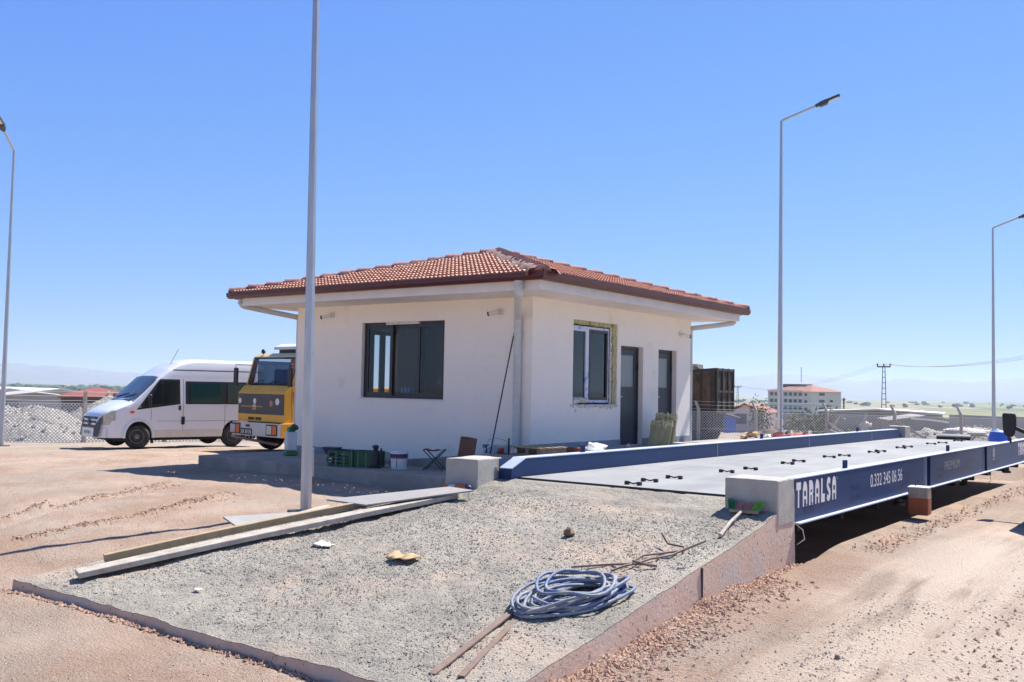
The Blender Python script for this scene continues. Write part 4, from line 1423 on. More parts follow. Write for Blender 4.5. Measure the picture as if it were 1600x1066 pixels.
rb_.tube([onr(-4.3, 7.22, 0.02), onr(-4.22, 7.30, 0.05), onr(-4.19, 7.45, 0.03), onr(-4.14, 7.62, 0.03), onr(-4.02, 7.78, 0.03), onr(-4.0, 7.92, 0.03), onr(-3.92, 8.0, 0.06), onr(-3.86, 8.10, 0.08)], 0.011, 7)
tag(rb_.build('rebar', 'rust_steel', None, smooth=60), 'twisted rusty rod lying beyond the hose on the ramp', 'rebar')
# push broom lying with its head against the block
br = thing('broom', 'wooden-handled broom with green and pink bristles lying at the foot of the rough block', 'broom', onr(-4.02, 9.3, 0))
q = MB(); q.tube([onr(-3.90, 8.52, 0.02), onr(-3.97, 8.9, 0.04), onr(-4.0, 9.24, 0.06)], [0.019, 0.0165, 0.015], 10)
q.build('handle', 'wood_pale', br, smooth=50)
q = MB(); beam_between(q, onr(-4.14, 9.27, 0.05), onr(-3.84, 9.27, 0.05), 0.05, 0.03); q.build('head', 'wood_tan', br, bevel=0.006)
for a, b, m_ in ((-4.16, -4.09, 'green'), (-4.09, -3.91, 'pink'), (-3.91, -3.83, 'lime')):
    q = MB()
    for k in range(int((b - a) / 0.006)):
        x = a + 0.006 * k
        for r_ in range(3):
            q.tube([onr(x, 9.285 + 0.008 * r_, 0.06), onr(x + g.uniform(-0.02, 0.02) + (x + 4.0) * 0.15, 9.345 + 0.012 * r_, 0.075 + 0.04 * g.random() + 0.25 * abs(x + 4.0))], 0.0035, 3)
    q.build('bristles', m_, br)
# orange foam can lying by the smooth block
can = thing('spray_can', 'orange spray foam can lying at the foot of the smooth block', 'spray can', onr(-7.58, 9.10, 0))
q = MB(); dirx = Vector((0.92, 0.36, 0.05)).normalized(); c0 = Vector(onr(-7.76, 9.06, 0.05))
q.tube([c0, c0 + dirx * 0.28], 0.042, 16); q.build('body', 'orange', can, smooth=40)
q = MB(); q.tube([c0 + dirx * 0.07, c0 + dirx * 0.15], 0.0428, 16, cap=False); q.build('paper_label', 'pvc', can, smooth=40)
q = MB(); q.tube([c0 + dirx * 0.28, c0 + dirx * 0.30, c0 + dirx * 0.335, c0 + dirx * 0.35], [0.040, 0.03, 0.026, 0.012], 16); q.build('cap', 'navy', can, smooth=40)


def scrap(name, c, r, m, label, cat, seed):
    g_ = random.Random(seed)
    mb = MB()
    n = 9
    rows = []
    for i in range(5):
        rows.append([(c[0] + r * (1.3 * (j / (n - 1) - 0.5) * 2) * (0.8 + 0.2 * g_.random()), c[1] + r * 0.75 * ((i / 4 - 0.5) * 2) * (0.8 + 0.3 * g_.random()), rz(c[0], c[1] + r * ((i / 4 - 0.5))) + (0.03 if r > 0.05 else 0.012) + 0.035 * g_.random() * (r / 0.12)) for j in range(n)])
    mb.grid(rows)
    o = mb.build(name, m, None, smooth=30)
    s = o.modifiers.new('thickness', 'SOLIDIFY'); s.thickness = 0.006
    return tag(o, label, cat)


scrap('cardboard_scrap', (-6.25, 6.75), 0.13, 'card', 'crumpled tan cardboard scrap in the middle of the ramp', 'scrap', 3)
scrap('cardboard_scrap', (-7.35, 6.75), 0.09, 'paper', 'flat pale scrap of card near the planks on the ramp', 'scrap', 4)
scrap('paper_scrap', (-7.42, 5.35), 0.035, 'paper', 'tiny white paper scrap low on the ramp', 'scrap', 5)
st = MB(); st.blob(onr(-5.24, 8.0, 0.045), (0.055, 0.05, 0.05), 8, n=8, rough=0.25)
tag(st.build('stone', mat('brown_stone', (0.20, 0.13, 0.09), 0.9), None, smooth=50), 'single round brown stone on the upper ramp', 'stone')

# rusty oil tin on the kerb strip
tin = thing('oil_tin', 'square tin can rusted orange over its lower half, standing by the blue beam', 'tin can', (-3.44, 13.75, -1.565), R(4))
q = MB(); q.box(-0.125, 0.125, -0.125, 0.125, 0.0, 0.36); q.build('body', 'tin', tin, world=False, bevel=0.015, seg=3)
q = MB(); q.box(-0.1275, 0.1275, -0.1275, 0.1275, 0.003, 0.235); q.build('rust_band', 'rust', tin, world=False, bevel=0.015, seg=3)
q = MB(); q.box(-0.13, 0.13, -0.13, 0.13, 0.355, 0.372); q.build('rim', 'white_plain', tin, world=False, bevel=0.004)
q = MB(); q.tube([(-0.05, 0, 0.372), (-0.05, 0, 0.42), (0.0, 0, 0.44), (0.05, 0, 0.43)], 0.008, 6); q.build('handle', 'steel_dark', tin, world=False)

# ------------------------------------------------------------------ things on the walkway
LZ = -1.55
bag = thing('spray_bag', 'white sack with green top and base standing at the hut corner behind the light pole', 'sack', (-16.80, 14.40, LZ), R(-30))
for nm, z0_, z1_, m_, e in (('base', 0.0, 0.11, 'green', 0.0), ('body', 0.112, 0.52, 'white_plain', 0.02), ('top', 0.522, 0.62, 'green', 0.05)):
    q = MB()
    q.hexa([(-0.19 + e, -0.13 + e, z0_), (0.19 - e, -0.13 + e, z0_), (0.19 - e, 0.13 - e, z0_), (-0.19 + e, 0.13 - e, z0_)],
           [(-0.19 + e * 1.4 + 0.02, -0.13 + e, z1_), (0.19 - e * 1.4, -0.13 + e, z1_), (0.19 - e * 1.4, 0.13 - e, z1_), (-0.19 + e * 1.4 + 0.02, 0.13 - e, z1_)])
    q.build(nm, m_, bag, world=False, bevel=0.03, seg=3)
q = MB(); q.blob((0.13, 0.05, 0.62), (0.10, 0.08, 0.07), 3); q.build('cap', 'green_dark', bag, world=False, smooth=50)
q = MB(); q.blob((-16.98, 14.62, LZ + 0.05), (0.13, 0.08, 0.06), 6)
tag(q.build('rag', 'white_plain', None, smooth=50), 'small white rag on the walkway beside the green and white sack', 'rag')

wb_ = thing('mortar_tub', 'purple-black mortar tub on a single wheel beside the green crates', 'wheelbarrow', (-14.35, 13.35, LZ), R(20))
q = MB(); q.hexa([(-0.17, -0.15, 0.30), (0.22, -0.15, 0.30), (0.22, 0.15, 0.30), (-0.17, 0.15, 0.30)], [(-0.30, -0.24, 0.50), (0.30, -0.24, 0.50), (0.30, 0.24, 0.50), (-0.30, 0.24, 0.50)])
q.build('tub', 'navy', wb_, world=False, bevel=0.02)
MB().box(-0.32, 0.32, -0.26, 0.26, 0.502, 0.52).build('rim', 'steel_dark', wb_, world=False, bevel=0.006)
q = MB(); q.lathe([(0.07, -0.04), (0.155, -0.045), (0.17, -0.02), (0.17, 0.02), (0.155, 0.045), (0.07, 0.04)], (0.10, -0.28, 0.17), 1, 20); q.build('tyre', 'rubber', wb_, world=False, smooth=40)
q = MB(); q.lathe([(0.02, -0.05), (0.085, -0.045), (0.085, 0.045), (0.02, 0.05)], (0.10, -0.28, 0.17), 1, 18); q.build('rim', 'white_plain', wb_, world=False, smooth=40)
q = MB()
q.tube([(0.10, -0.34, 0.17), (-0.05, -0.15, 0.29)], 0.012, 6); q.tube([(0.10, -0.22, 0.17), (0.2, -0.12, 0.29)], 0.012, 6)
q.tube([(-0.15, 0.1, 0.0), (-0.12, 0.1, 0.3)], 0.012, 6); q.tube([(0.18, 0.12, 0.0), (0.15, 0.1, 0.3)], 0.012, 6)
q.build('frame', 'black', wb_, world=False)
wb_.scale = (0.52, 0.52, 0.66)


def crate(loc, rz_, solid, label):
    t = thing('crate', label, 'crate', loc, rz_, 'green plastic crates on the walkway')
    w, d, h = 0.27, 0.19, 0.29
    q = MB()
    q.box(-w, w, -d, d, 0.0, 0.015)
    for z0_, z1_ in (((0.016, 0.29),) if solid else ((0.016, 0.05), (0.09, 0.12), (0.16, 0.19), (0.25, 0.29))):
        q.box(-w, w, -d, -d + 0.012, z0_, z1_); q.box(-w, w, d - 0.012, d, z0_, z1_)
        q.box(-w, -w + 0.012, -d + 0.0125, d - 0.0125, z0_, z1_); q.box(w - 0.012, w, -d + 0.0125, d - 0.0125, z0_, z1_)
    q.build('body', 'green_dark', t, world=False)
    q = MB()
    for x in (-w, -0.09, 0.09, w):
        for y in (-d, d):
            q.box(x - 0.016, x + 0.016, y - 0.006, y + 0.006, 0.0, h - 0.002)
    split_build(q, 'upright', 'green', t, world=False)
    q = MB()
    q.box(-w - 0.01, w + 0.01, -d - 0.01, -d + 0.015, h + 0.001, h + 0.02); q.box(-w - 0.01, w + 0.01, d - 0.015, d + 0.01, h + 0.001, h + 0.02)
    q.box(-w - 0.01, -w + 0.015, -d + 0.0155, d - 0.0155, h + 0.001, h + 0.02); q.box(w - 0.015, w + 0.01, -d + 0.0155, d - 0.0155, h + 0.001, h + 0.02)
    q.build('rim', 'green_dark', t, world=False)
    return t


crate((-13.93, 13.32, LZ), R(12), False, 'open slatted green crate next to the mortar tub wheel')
crate((-13.50, 13.47, LZ), R(16), True, 'solid dark green crate between the slatted crate and the black pump')
pump = thing('pump', 'black submersible pump standing at the end of the green crates', 'pump', (-13.22, 13.42, LZ))
q = MB(); q.lathe([(0.12, 0), (0.12, 0.03), (0.09, 0.05), (0.085, 0.26), (0.06, 0.32), (0.045, 0.36), (0.06, 0.39), (0.05, 0.43), (0.01, 0.44)], (0, 0, 0), 2, 18)
q.build('body', 'black', pump, world=False, smooth=40)
q = MB(); q.tube([(0.08, 0, 0.06), (0.14, 0, 0.12), (0.14, 0, 0.32), (0.15, 0, 0.38)], 0.018, 8); q.tube([(-0.10, 0, 0.40), (0.02, 0, 0.42)], 0.012, 6)
q.build('outlet', 'black', pump, world=False, smooth=40)
bk = thing('paint_bucket', 'white paint bucket with blue and red bands standing in front of the hut', 'bucket', (-12.80, 13.62, LZ))
q = MB(); q.lathe([(0.145, 0), (0.16, 0.20)], (0, 0, 0), 2, 26); q.build('body', 'white_plain', bk, world=False, smooth=40)
q = MB(); q.lathe([(0.1605, 0.2005), (0.1625, 0.23)], (0, 0, 0), 2, 26, cap=False); q.build('red_band', 'red', bk, world=False, smooth=40)
q = MB(); q.lathe([(0.1626, 0.2305), (0.166, 0.285)], (0, 0, 0), 2, 26, cap=False); q.build('blue_band', 'navy', bk, world=False, smooth=40)
q = MB(); q.lathe([(0.166, 0.2855), (0.176, 0.29), (0.176, 0.31), (0.17, 0.345), (0.163, 0.345), (0.16, 0.29)], (0, 0, 0), 2, 26); q.build('rim', 'white_plain', bk, world=False, smooth=40)
q = MB()
for s in (-1, 1):
    q.box(s * 0.085 - 0.004, s * 0.085 + 0.004, -0.158, -0.150, 0.02, 0.19)
q.build('print_line', 'navy', bk, world=False)
stl = thing('folding_stool', 'folding camp stool with crossed black legs and dark red seat', 'stool', (-12.22, 13.98, LZ), R(28))
q = MB()
for y in (-0.13, 0.13):
    for s in (-1, 1):
        q.tube([(s * 0.19, y, 0.0), (-s * 0.19, y, 0.375)], 0.011, 8)
for s in (-1, 1):
    q.tube([(s * 0.19, -0.14, 0.375), (s * 0.19, 0.14, 0.375)], 0.011, 8)
    q.tube([(s * 0.17, -0.13, 0.03), (s * 0.17, 0.13, 0.03)], 0.009, 8)
q.build('frame', 'steel_dark', stl, world=False, smooth=50)
q = MB()
q.grid([[(-0.19 + 0.38 * i / 8, y, 0.388 - 0.035 * math.sin(math.pi * i / 8) + (0.02 if i in (4, 5) and y > 0 else 0)) for y in (-0.12, 0, 0.12)] for i in range(9)])
st_ = q.build('seat', 'red_dark', stl, world=False, smooth=50)
s_ = st_.modifiers.new('thickness', 'SOLIDIFY'); s_.thickness = 0.008
# curved brown board leaning on the front wall
q = MB()
for a in range(2):
    pass
rows = []
for i in range(9):
    t = i / 8
    rows.append([(-11.93 + 0.40 * t + 0.012 * 0, 14.30 + 0.05 * math.sin(math.pi * t) + 0.10 * k / 6, -1.36 + 0.44 * k / 6 + 0.0 * t - (0.03 * t * k / 6)) for k in range(7)])
q.grid(rows)
brd = q.build('wood_panel', 'wood_brown', None, smooth=40)
s_ = brd.modifiers.new('thickness', 'SOLIDIFY'); s_.thickness = 0.014
tag(brd, 'curved brown wood panel standing on the wedge behind the smooth block', 'wood panel')
binn = thing('plastic_tub', 'clear plastic tub with a wire handle standing behind the smooth block', 'tub', (-11.07, 14.42, -1.205))
q = MB(); q.hexa([(-0.2, -0.14, 0), (0.2, -0.14, 0), (0.2, 0.14, 0), (-0.2, 0.14, 0)], [(-0.24, -0.17, 0.17), (0.24, -0.17, 0.17), (0.24, 0.17, 0.17), (-0.24, 0.17, 0.17)])
q.build('body', 'clear_plastic', binn, world=False, bevel=0.02)
q = MB(); q.tube([(0.24, 0, 0.16), (0.2, 0, 0.25), (0.0, 0, 0.29), (-0.2, 0, 0.25), (-0.24, 0, 0.16)], 0.006, 6); q.build('handle', 'steel', binn, world=False)
q = MB(); q.box(0.26, 0.275, -0.02, 0.02, 0.0, 0.30); q.build('stake', 'black', binn, world=False)
q = MB(); q.blob((0.08, 0, 0.06), (0.07, 0.07, 0.05), 4); q.build('contents', 'orange', binn, world=False, smooth=50)
q = MB(); q.tube([(-11.23, 14.42, -1.2), (-11.29, 14.85, 0.0), (-11.345, 15.245, 1.09)], 0.014, 8)
tag(q.build('iron_rod', 'steel_dark', None, smooth=50), 'long thin iron rod leaning on the front wall beside the downpipe', 'iron rod')
# pallet, bags, scraps on the upper walkway
pal = thing('pallet', 'weathered wooden pallet with a white paper label lying at the hut corner', 'pallet', (-10.33, 14.75, -1.2), R(80))
q = MB()
for y in (-0.3, 0.0, 0.3):
    q.box(-0.34, 0.34, y - 0.045, y + 0.045, 0.02, 0.135)
q.build('bearer', 'rust_steel', pal, world=False)
q = MB()
for k in range(4):
    q.box(-0.35 + k * 0.20, -0.35 + k * 0.20 + 0.10, -0.36, 0.36, 0.1355, 0.155)
q.box(-0.35, -0.25, -0.36, 0.36, 0.0, 0.0195); q.box(0.25, 0.35, -0.36, 0.36, 0.0, 0.0195)
q.build('slat', 'wood_tan', pal, world=False, bevel=0.003)
MB().box(-0.3415, -0.3405, 0.26, 0.34, 0.03, 0.11).build('paper_label', 'paper', pal, world=False)
q = MB(); q.blob((-10.02, 16.12, -1.15), (0.22, 0.30, 0.14), 12, n=9)
tag(q.build('cement_bag', 'white_plain', None, smooth=40), 'crumpled white cement bag on the walkway under the right window', 'bag')
q = MB(); q.box(-10.35, -10.02, 15.62, 15.80, -1.199, -1.09)
tag(q.build('brick', 'rust', None, bevel=0.01), 'red brick beside the crumpled white cement bag', 'brick')
for (x, y), lab in (((-10.60, 17.3), 'small pale lump of plaster on the walkway before the first door'), ((-10.55, 18.35), 'second pale lump of plaster close to the first door')):
    q = MB(); q.blob((x, y, -1.17), (0.06, 0.07, 0.045), int(x * -10 + y), n=7)
    tag(q.build('plaster_lump', 'white_dusty', None, smooth=50), lab, 'plaster lump')
# stone wool boards leaning together
for k, (x, y, h, lab) in enumerate(((-10.52, 19.55, 0.52, 'front shorter stone wool board with a frayed yellow top edge'), (-10.50, 19.70, 0.68, 'rear taller stone wool board rising behind the shorter one'))):
    t = thing('wool_board', lab, 'insulation board', (x + 0.06, y, -1.2), R(12), 'stone wool boards by the second door')
    q = MB()
    lean = 0.34 * h
    q.hexa([(-0.24, -0.05, 0), (0.24, -0.05, 0), (0.24, 0.05, 0), (-0.24, 0.05, 0)], [(-0.20, lean - 0.05, h), (0.28, lean - 0.05, h), (0.28, lean + 0.05, h), (-0.20, lean + 0.05, h)])
    q.build('slab', 'wool', t, world=False, bevel=0.008)
    q = MB()
    for i in range(26):
        x_ = -0.19 + 0.46 * i / 25
        q.blob((x_, lean - 0.03 - 0.05 * g.random(), h - 0.02 - 0.10 * g.random() * (i % 3 == 0)), (0.05, 0.06, 0.045 + 0.035 * g.random()), 100 + i, n=5)
    q.build('frayed_edge', 'wool_fluff', t, world=False, smooth=60)
q = MB(); q.box(-10.72, -10.60, 20.2, 20.32, -1.2, -0.9)
tag(q.build('timber_stub', 'rust_steel', None, bevel=0.005), 'short dark timber stub propping the wool boards', 'timber')

# ------------------------------------------------------------------ light poles
def light_pole(base, h, arm_az, label, r0=0.085):
    """Tapered octagonal galvanised column, bent arm and flat LED head."""
    bx, by = base
    t = thing('light_pole', label, 'light pole', (bx, by, gz1(bx, by)), arm_az, 'galvanised light poles round the yard')
    q = MB()
    q.lathe([(r0, -0.05), (r0 * 0.42, h)], (0, 0, 0), 2, 8)
    q.build('column', 'steel', t, world=False)
    q = MB(); q.box(-0.2, 0.2, -0.2, 0.2, -0.06, 0.02); q.build('base_plate', 'steel_dark', t, world=False)
    q = MB(); q.box(-0.05, 0.05, -r0 - 0.004, -r0 + 0.03, 0.5, 0.9); q.build('hatch', 'steel', t, world=False)
    q = MB(); q.tube([(0, 0, h - 0.05), (0.02, 0, h), (1.05, 0, h + 0.42)], [r0 * 0.44, r0 * 0.42, r0 * 0.38], 8); q.build('arm', 'steel', t, world=False)
    hd = MB()
    a = math.atan2(0.42, 1.03)
    def W(u, v, w): return (0.98 + u * math.cos(a) - w * math.sin(a), v, h + 0.385 + u * math.sin(a) + w * math.cos(a))
    def slab(u0, u1, w0, w1, hw0, hw1): hd.hexa([W(u0, -hw0, w0), W(u1, -hw1, w0), W(u1, hw1, w0), W(u0, hw0, w0)], [W(u0, -hw0, w1), W(u1, -hw1, w1), W(u1, hw1, w1), W(u0, hw0, w1)])
    slab(0.0, 0.12, -0.04, 0.05, 0.045, 0.06)
    slab(0.121, 0.36, -0.075, 0.055, 0.10, 0.12)
    slab(0.361, 0.74, -0.03, 0.045, 0.12, 0.09)
    l_ = hd.build('lamp_head', 'steel_dark', t, world=False, bevel=0.012)
    hd = MB(); slab(0.39, 0.71, -0.036, -0.031, 0.095, 0.07); hd.build('diffuser', 'lamp_glass', l_, world=False)
    return t


np_ = light_pole((-10.66, 9.45), 10.2, R(160), 'near galvanised light pole in front of the hut, its lamp above the picture')
# this one leans a little
np_.rotation_euler = (Matrix.Rotation(0.009, 4, Vector((0.6, -0.8, 0))) @ Matrix.Rotation(R(160), 4, 'Z')).to_euler()
light_pole((-31.6, 15.25), 9.5, R(-44), 'light pole behind the minibus by the spoil heaps, its lamp cut by the picture edge')
light_pole((-10.93, 27.95), 10.15, R(22), 'tall light pole with a whole lamp head, behind the rubbish heap beyond the weighbridge')
light_pole((-8.33, 45.2), 9.6, R(14), 'thin farthest light pole beside the bright blue barrel')


# ------------------------------------------------------------------ fence with cranked concrete posts, chain link and barbed wire
def fence(name_label, posts, hgt=1.55, top=2.05, crank=(0, 0), braces=(), wire=0.0075):
    x0, y0 = posts[0]
    t = thing('chain_link_fence', name_label, 'fence', (x0, y0, gz1(x0, y0)))
    pz = [gz1(x, y) - 0.05 for x, y in posts]
    for (x, y), z in zip(posts, pz):
        q = MB()
        cx, cy = crank
        q.box(x - 0.06, x + 0.06, y - 0.06, y + 0.06, z - 0.3, z + top - 0.36)
        q.hexa([(x - 0.06, y - 0.06, z + top - 0.36), (x + 0.06, y - 0.06, z + top - 0.36), (x + 0.06, y + 0.06, z + top - 0.36), (x - 0.06, y + 0.06, z + top - 0.36)],
               [(x - 0.045 + cx, y - 0.045 + cy, z + top), (x + 0.045 + cx, y - 0.045 + cy, z + top), (x + 0.045 + cx, y + 0.045 + cy, z + top), (x - 0.045 + cx, y + 0.045 + cy, z + top)])
        q.build('post', 'fence_post', t)
    for (i, dx, dy, hh) in braces:
        x, y = posts[i]
        q = MB(); beam_between(q, (x, y, pz[i] + hh), (x + dx, y + dy, gz1(x + dx, y + dy)), 0.10, 0.10); q.build('brace', 'fence_post', t)
    m_ = MB()
    w_ = MB()
    for (a, za), (b, zb) in zip(list(zip(posts, pz))[:-1], list(zip(posts, pz))[1:]):
        A, B = Vector((a[0], a[1], za)), Vector((b[0], b[1], zb))
        d = B - A
        L = math.hypot(d.x, d.y)
        n = Vector((-d.y, d.x, 0)).normalized() * 0.004
        sp = 0.13
        k = -hgt
        while k < L:
            for s in (1, -1):
                # wire running up at 45 degrees, clipped to the panel
                u0, u1 = max(k, 0.0), min(k + hgt, L)
                if u1 <= u0: continue
                h0_, h1_ = (u0 - k, u1 - k) if s > 0 else (hgt - (u0 - k), hgt - (u1 - k))
                p = A + d * (u0 / L) + Vector((0, 0, h0_ + 0.03)); q_ = A + d * (u1 / L) + Vector((0, 0, h1_ + 0.03))
                o1 = Vector((d.x, d.y, 0)).normalized() * (wire * 0.7) + Vector((0, 0, -wire * 0.7 * s))
                nn = n * s
                m_.add([p - o1 + nn, p + o1 + nn, q_ + o1 + nn, q_ - o1 + nn], [(0, 1, 2, 3)])
            k += sp
        hs = [(hgt + 0.02, 0.0), (hgt / 2, 0.0), (0.05, 0.0)]
        for hh, _ in hs:
            w_.tube([A + Vector((0, 0, hh)), A + d * 0.5 + Vector((0, 0, hh - 0.01)), B + Vector((0, 0, hh))], 0.006, 4)
        for f in (0.0, 0.5, 0.95):
            off = Vector((crank[0] * f, crank[1] * f, top - 0.36 + 0.36 * f))
            w_.tube([A + off, A + d * 0.5 + off + Vector((0, 0, -0.025)), B + off], 0.006, 4)
    m_.build('mesh', 'wire', t)
    w_.build('wire', 'wire', t)
    return t


left_posts = [(-42.2 + 1.43 * k, 10.15 + 2.66 * k) for k in range(11)]
left_posts = [(x, y) for x, y in left_posts]
fence('chain link fence run between the white minibus and the pale spoil heaps', left_posts, crank=(0.10, -0.05), wire=0.013)
right_posts = [(-26.8, 39.4), (-24.9, 40.1), (-22.6, 40.95), (-20.3, 41.85), (-17.93, 42.9), (-15.0, 44.0), (-12.27, 44.85), (-9.67, 45.5), (-6.9, 46.1), (-4.1, 46.7), (-1.2, 47.3), (1.7, 47.9)]
fence('chain link fence run with braced concrete posts, behind the weighbridge', right_posts, crank=(-0.18, 0.05), braces=((5, 1.2, 1.4, 1.25), (5, 1.9, -0.2, 0.9), (6, 2.1, 0.5, 1.35)))


# ------------------------------------------------------------------ white minibus
def interp(xs, ys): return lambda v: float(np.interp(v, xs, ys))


def build_van():
    t = thing('minibus', 'white high-roof minibus with dirty sills parked by the fence', 'minibus', (-26.58, 15.32, -1.93), R(-12))
    top = interp([0, 0.06, 0.12, 0.25, 0.5, 0.8, 1.02, 1.3, 1.8, 2.2, 2.6, 3.0, 3.3, 5.5, 5.68], [0.80, 0.92, 1.00, 1.09, 1.20, 1.31, 1.40, 1.62, 2.05, 2.32, 2.52, 2.61, 2.63, 2.62, 2.50])
    plan = interp([0, 0.08, 0.2, 0.4, 0.8, 1.2, 1.8, 5.3, 5.68], [0.60, 0.72, 0.82, 0.905, 0.965, 0.985, 0.99, 0.985, 0.93])
    tumble = interp([0.2, 0.5, 1.25, 1.9, 2.3, 2.5, 2.7], [0.965, 1.0, 1.0, 0.935, 0.895, 0.86, 0.80])
    WS, WR_ = (1.20, 4.50), 0.44

    def bot(s):
        b = 0.33
        for w in WS:
            if abs(s - w) < WR_:
                b = max(b, 0.37 + math.sqrt(WR_ ** 2 - (s - w) ** 2))
        return b

    def hw(s, h): return plan(s) * tumble(h)
    ss = sorted(set(np.round(np.concatenate([np.linspace(0, 0.3, 8), np.linspace(0.3, 5.68, 90), *[np.linspace(w - WR_, w + WR_, 25) for w in WS]]), 4)))
    rows = []
    for s in ss:
        b, tp = bot(s), top(s)
        r_ = min(0.16, (tp - b) * 0.25)
        half = [(hw(s, b + (tp - r_ - b) * k / 14), b + (tp - r_ - b) * k / 14) for k in range(15)]
        w1 = hw(s, tp - r_)
        half += [(w1 - 0.03, tp - r_ * 0.45), (w1 - 0.10, tp - 0.02), (w1 * 0.7, tp + 0.015), (w1 * 0.35, tp + 0.03), (0, tp + 0.035)]
        rows.append([(x, s, z) for x, z in half] + [(-x, s, z) for x, z in half[-2::-1]])
    q = MB()
    q.grid(rows)
    nrow = len(rows[0])
    q.f.append(tuple(range(nrow))); q.f.append(tuple(range(len(rows) * nrow - nrow, len(rows) * nrow))[::-1])
    body = q.build('body', 'white_paint', t, world=False, smooth=32)
    body.data.flip_normals()
    MB().box(-0.85, 0.85, 0.45, 5.4, 0.24, 0.80).build('underbody', 'under', t, world=False)
    # dusty sill
    q = MB()
    q.grid([[(hw(s, z) + 0.004, s, z) for z in (0.335, 0.42, 0.55)] for s in np.linspace(1.66, 4.04, 24)])
    q.build('sill', 'white_dusty', t, world=False)

    def panel(name, corners, m, off=0.006, nu=10, nv=6, parent=t, both=True):
        """corners (s,h): low front, low back, high back, high front, wrapped on the body side."""
        mb = MB()
        for sg in ((1, -1) if both else (1,)):
            g_ = []
            for i in range(nu + 1):
                u = i / nu
                row = []
                for j in range(nv + 1):
                    v = j / nv
                    s = (corners[0][0] * (1 - u) + corners[1][0] * u) * (1 - v) + (corners[3][0] * (1 - u) + corners[2][0] * u) * v
                    h = (corners[0][1] * (1 - u) + corners[1][1] * u) * (1 - v) + (corners[3][1] * (1 - u) + corners[2][1] * u) * v
                    row.append((sg * (hw(s, h) + off), s, h))
                g_.append(row)
            mb.grid(g_)
        return split_build(mb, name, m, parent, world=False, smooth=60)[0]
    gl = mat('van_glass', (0.012, 0.02, 0.022), 0.06, spec=0.6)
    gt_ = mat('van_glass_green', (0.015, 0.05, 0.045), 0.06, spec=0.6)
    panel('window_surround', [(1.10, 1.13), (2.56, 1.30), (2.55, 2.03), (1.86, 2.03)], 'black', 0.004)
    panel('side_window', [(1.98, 1.30), (2.50, 1.36), (2.50, 1.98), (1.98, 1.98)], gl, 0.009)
    panel('side_window', [(1.50, 1.28), (1.93, 1.31), (1.93, 1.96), (1.86, 1.96)], gl, 0.009)
    panel('rear_surround', [(2.74, 1.30), (5.45, 1.30), (5.45, 1.98), (2.74, 1.98)], 'black', 0.004)
    panel('side_window', [(2.90, 1.33), (4.05, 1.33), (4.05, 1.92), (2.90, 1.92)], gt_, 0.009)
    panel('side_window', [(4.25, 1.33), (5.35, 1.33), (5.35, 1.92), (4.25, 1.92)], gt_, 0.009)
    # windscreen on the sloping nose
    q = MB()
    rows = []
    for s in np.linspace(1.05, 1.84, 14):
        w = hw(s, top(s) - 0.16) - 0.085
        rows.append([(w * u, s, top(s) + (0.047 if abs(u) < 0.5 else 0.047 - 0.06 * (abs(u) - 0.5))) for u in np.linspace(-1, 1, 13)])
    q.grid(rows); ws_ = q.build('windscreen', mat('windscreen', (0.05, 0.07, 0.09), 0.05, spec=0.9), t, world=False, smooth=60)
    q = MB()
    q.tube([(-0.6, 1.06, top(1.06) + 0.06), (0.1, 1.2, top(1.2) + 0.07)], 0.012, 6); q.tube([(0.15, 1.06, top(1.06) + 0.06), (0.7, 1.2, top(1.2) + 0.06)], 0.012, 6)
    q.box(-0.75, 0.75, 0.96, 1.04, 1.40, 1.425)
    q.build('wiper', 'black', ws_, world=False)
    # face: grille, badge, headlights, bumper, plate
    q = MB()
    for k, (z0_, z1_) in enumerate(((0.86, 0.92), (0.74, 0.80), (0.62, 0.68))):
        q.box(-0.52, 0.52, -0.02 - 0.02 * (k == 2), 0.12, z0_, z1_)
    q.build('grille', 'black', t, world=False, bevel=0.01)
    MB().lathe([(0.10, -0.035), (0.09, -0.045), (0.0, -0.047)], (0, 0, 0.77), 1, 16, cap=False).build('badge', 'navy', t, world=False)
    q = MB()
    rows = []
    for z in np.linspace(0.34, 0.60, 4):
        rows.append([(x, (max(0.0, abs(x) - 0.36) ** 2) * 1.1 - 0.07, z) for x in np.linspace(-0.86, 0.86, 25)])
    q.grid(rows); q.grid([[(x, y, 0.34) for x, y, z in rows[0]], [(x * 0.97, y + 0.16, 0.33) for x, y, z in rows[0]]]); q.grid([[(x, y, 0.60) for x, y, z in rows[-1]], [(x * 0.97, y + 0.14, 0.62) for x, y, z in rows[-1]]])
    q.build('bumper', 'white_paint', t, world=False, smooth=50)
    q = MB()
    for sg in (-1, 1):
        q.add([(sg * 0.50, -0.075, 0.36), (sg * 0.76, -0.03, 0.36), (sg * 0.80, 0.02, 0.60), (sg * 0.78, 0.10, 0.95), (sg * 0.62, 0.0, 0.80), (sg * 0.50, -0.06, 0.62)], [(0, 1, 2, 3, 4, 5)])
    split_build(q, 'lower_grille', 'grey_dark', t, world=False)
    for sg in (1, -1):
        q = MB()
        q.grid([[(sg * (hw(s, z) + 0.012 if s > 0.12 else plan(s) * 0.98 + 0.012), s - 0.012, z) for z in np.linspace(0.70 + 0.12 * (s > 0.3), 0.88 + min(s, 0.35) * 0.62, 4)] for s in np.linspace(0.03, 0.46, 9)])
        q.build('headlight', 'headlight', t, world=False, smooth=60)
    MB().box(-0.26, 0.26, -0.085, -0.072, 0.42, 0.53).build('number_plate', 'white_plain', t, world=False)
    q = MB()
    for k, x in enumerate((-0.20, -0.13, -0.03, 0.04, 0.13, 0.20)):
        q.box(x - 0.02, x + 0.02, -0.0865, -0.0855, 0.44, 0.51)
    split_build(q, 'plate_mark', 'grey_dark', t, world=False)
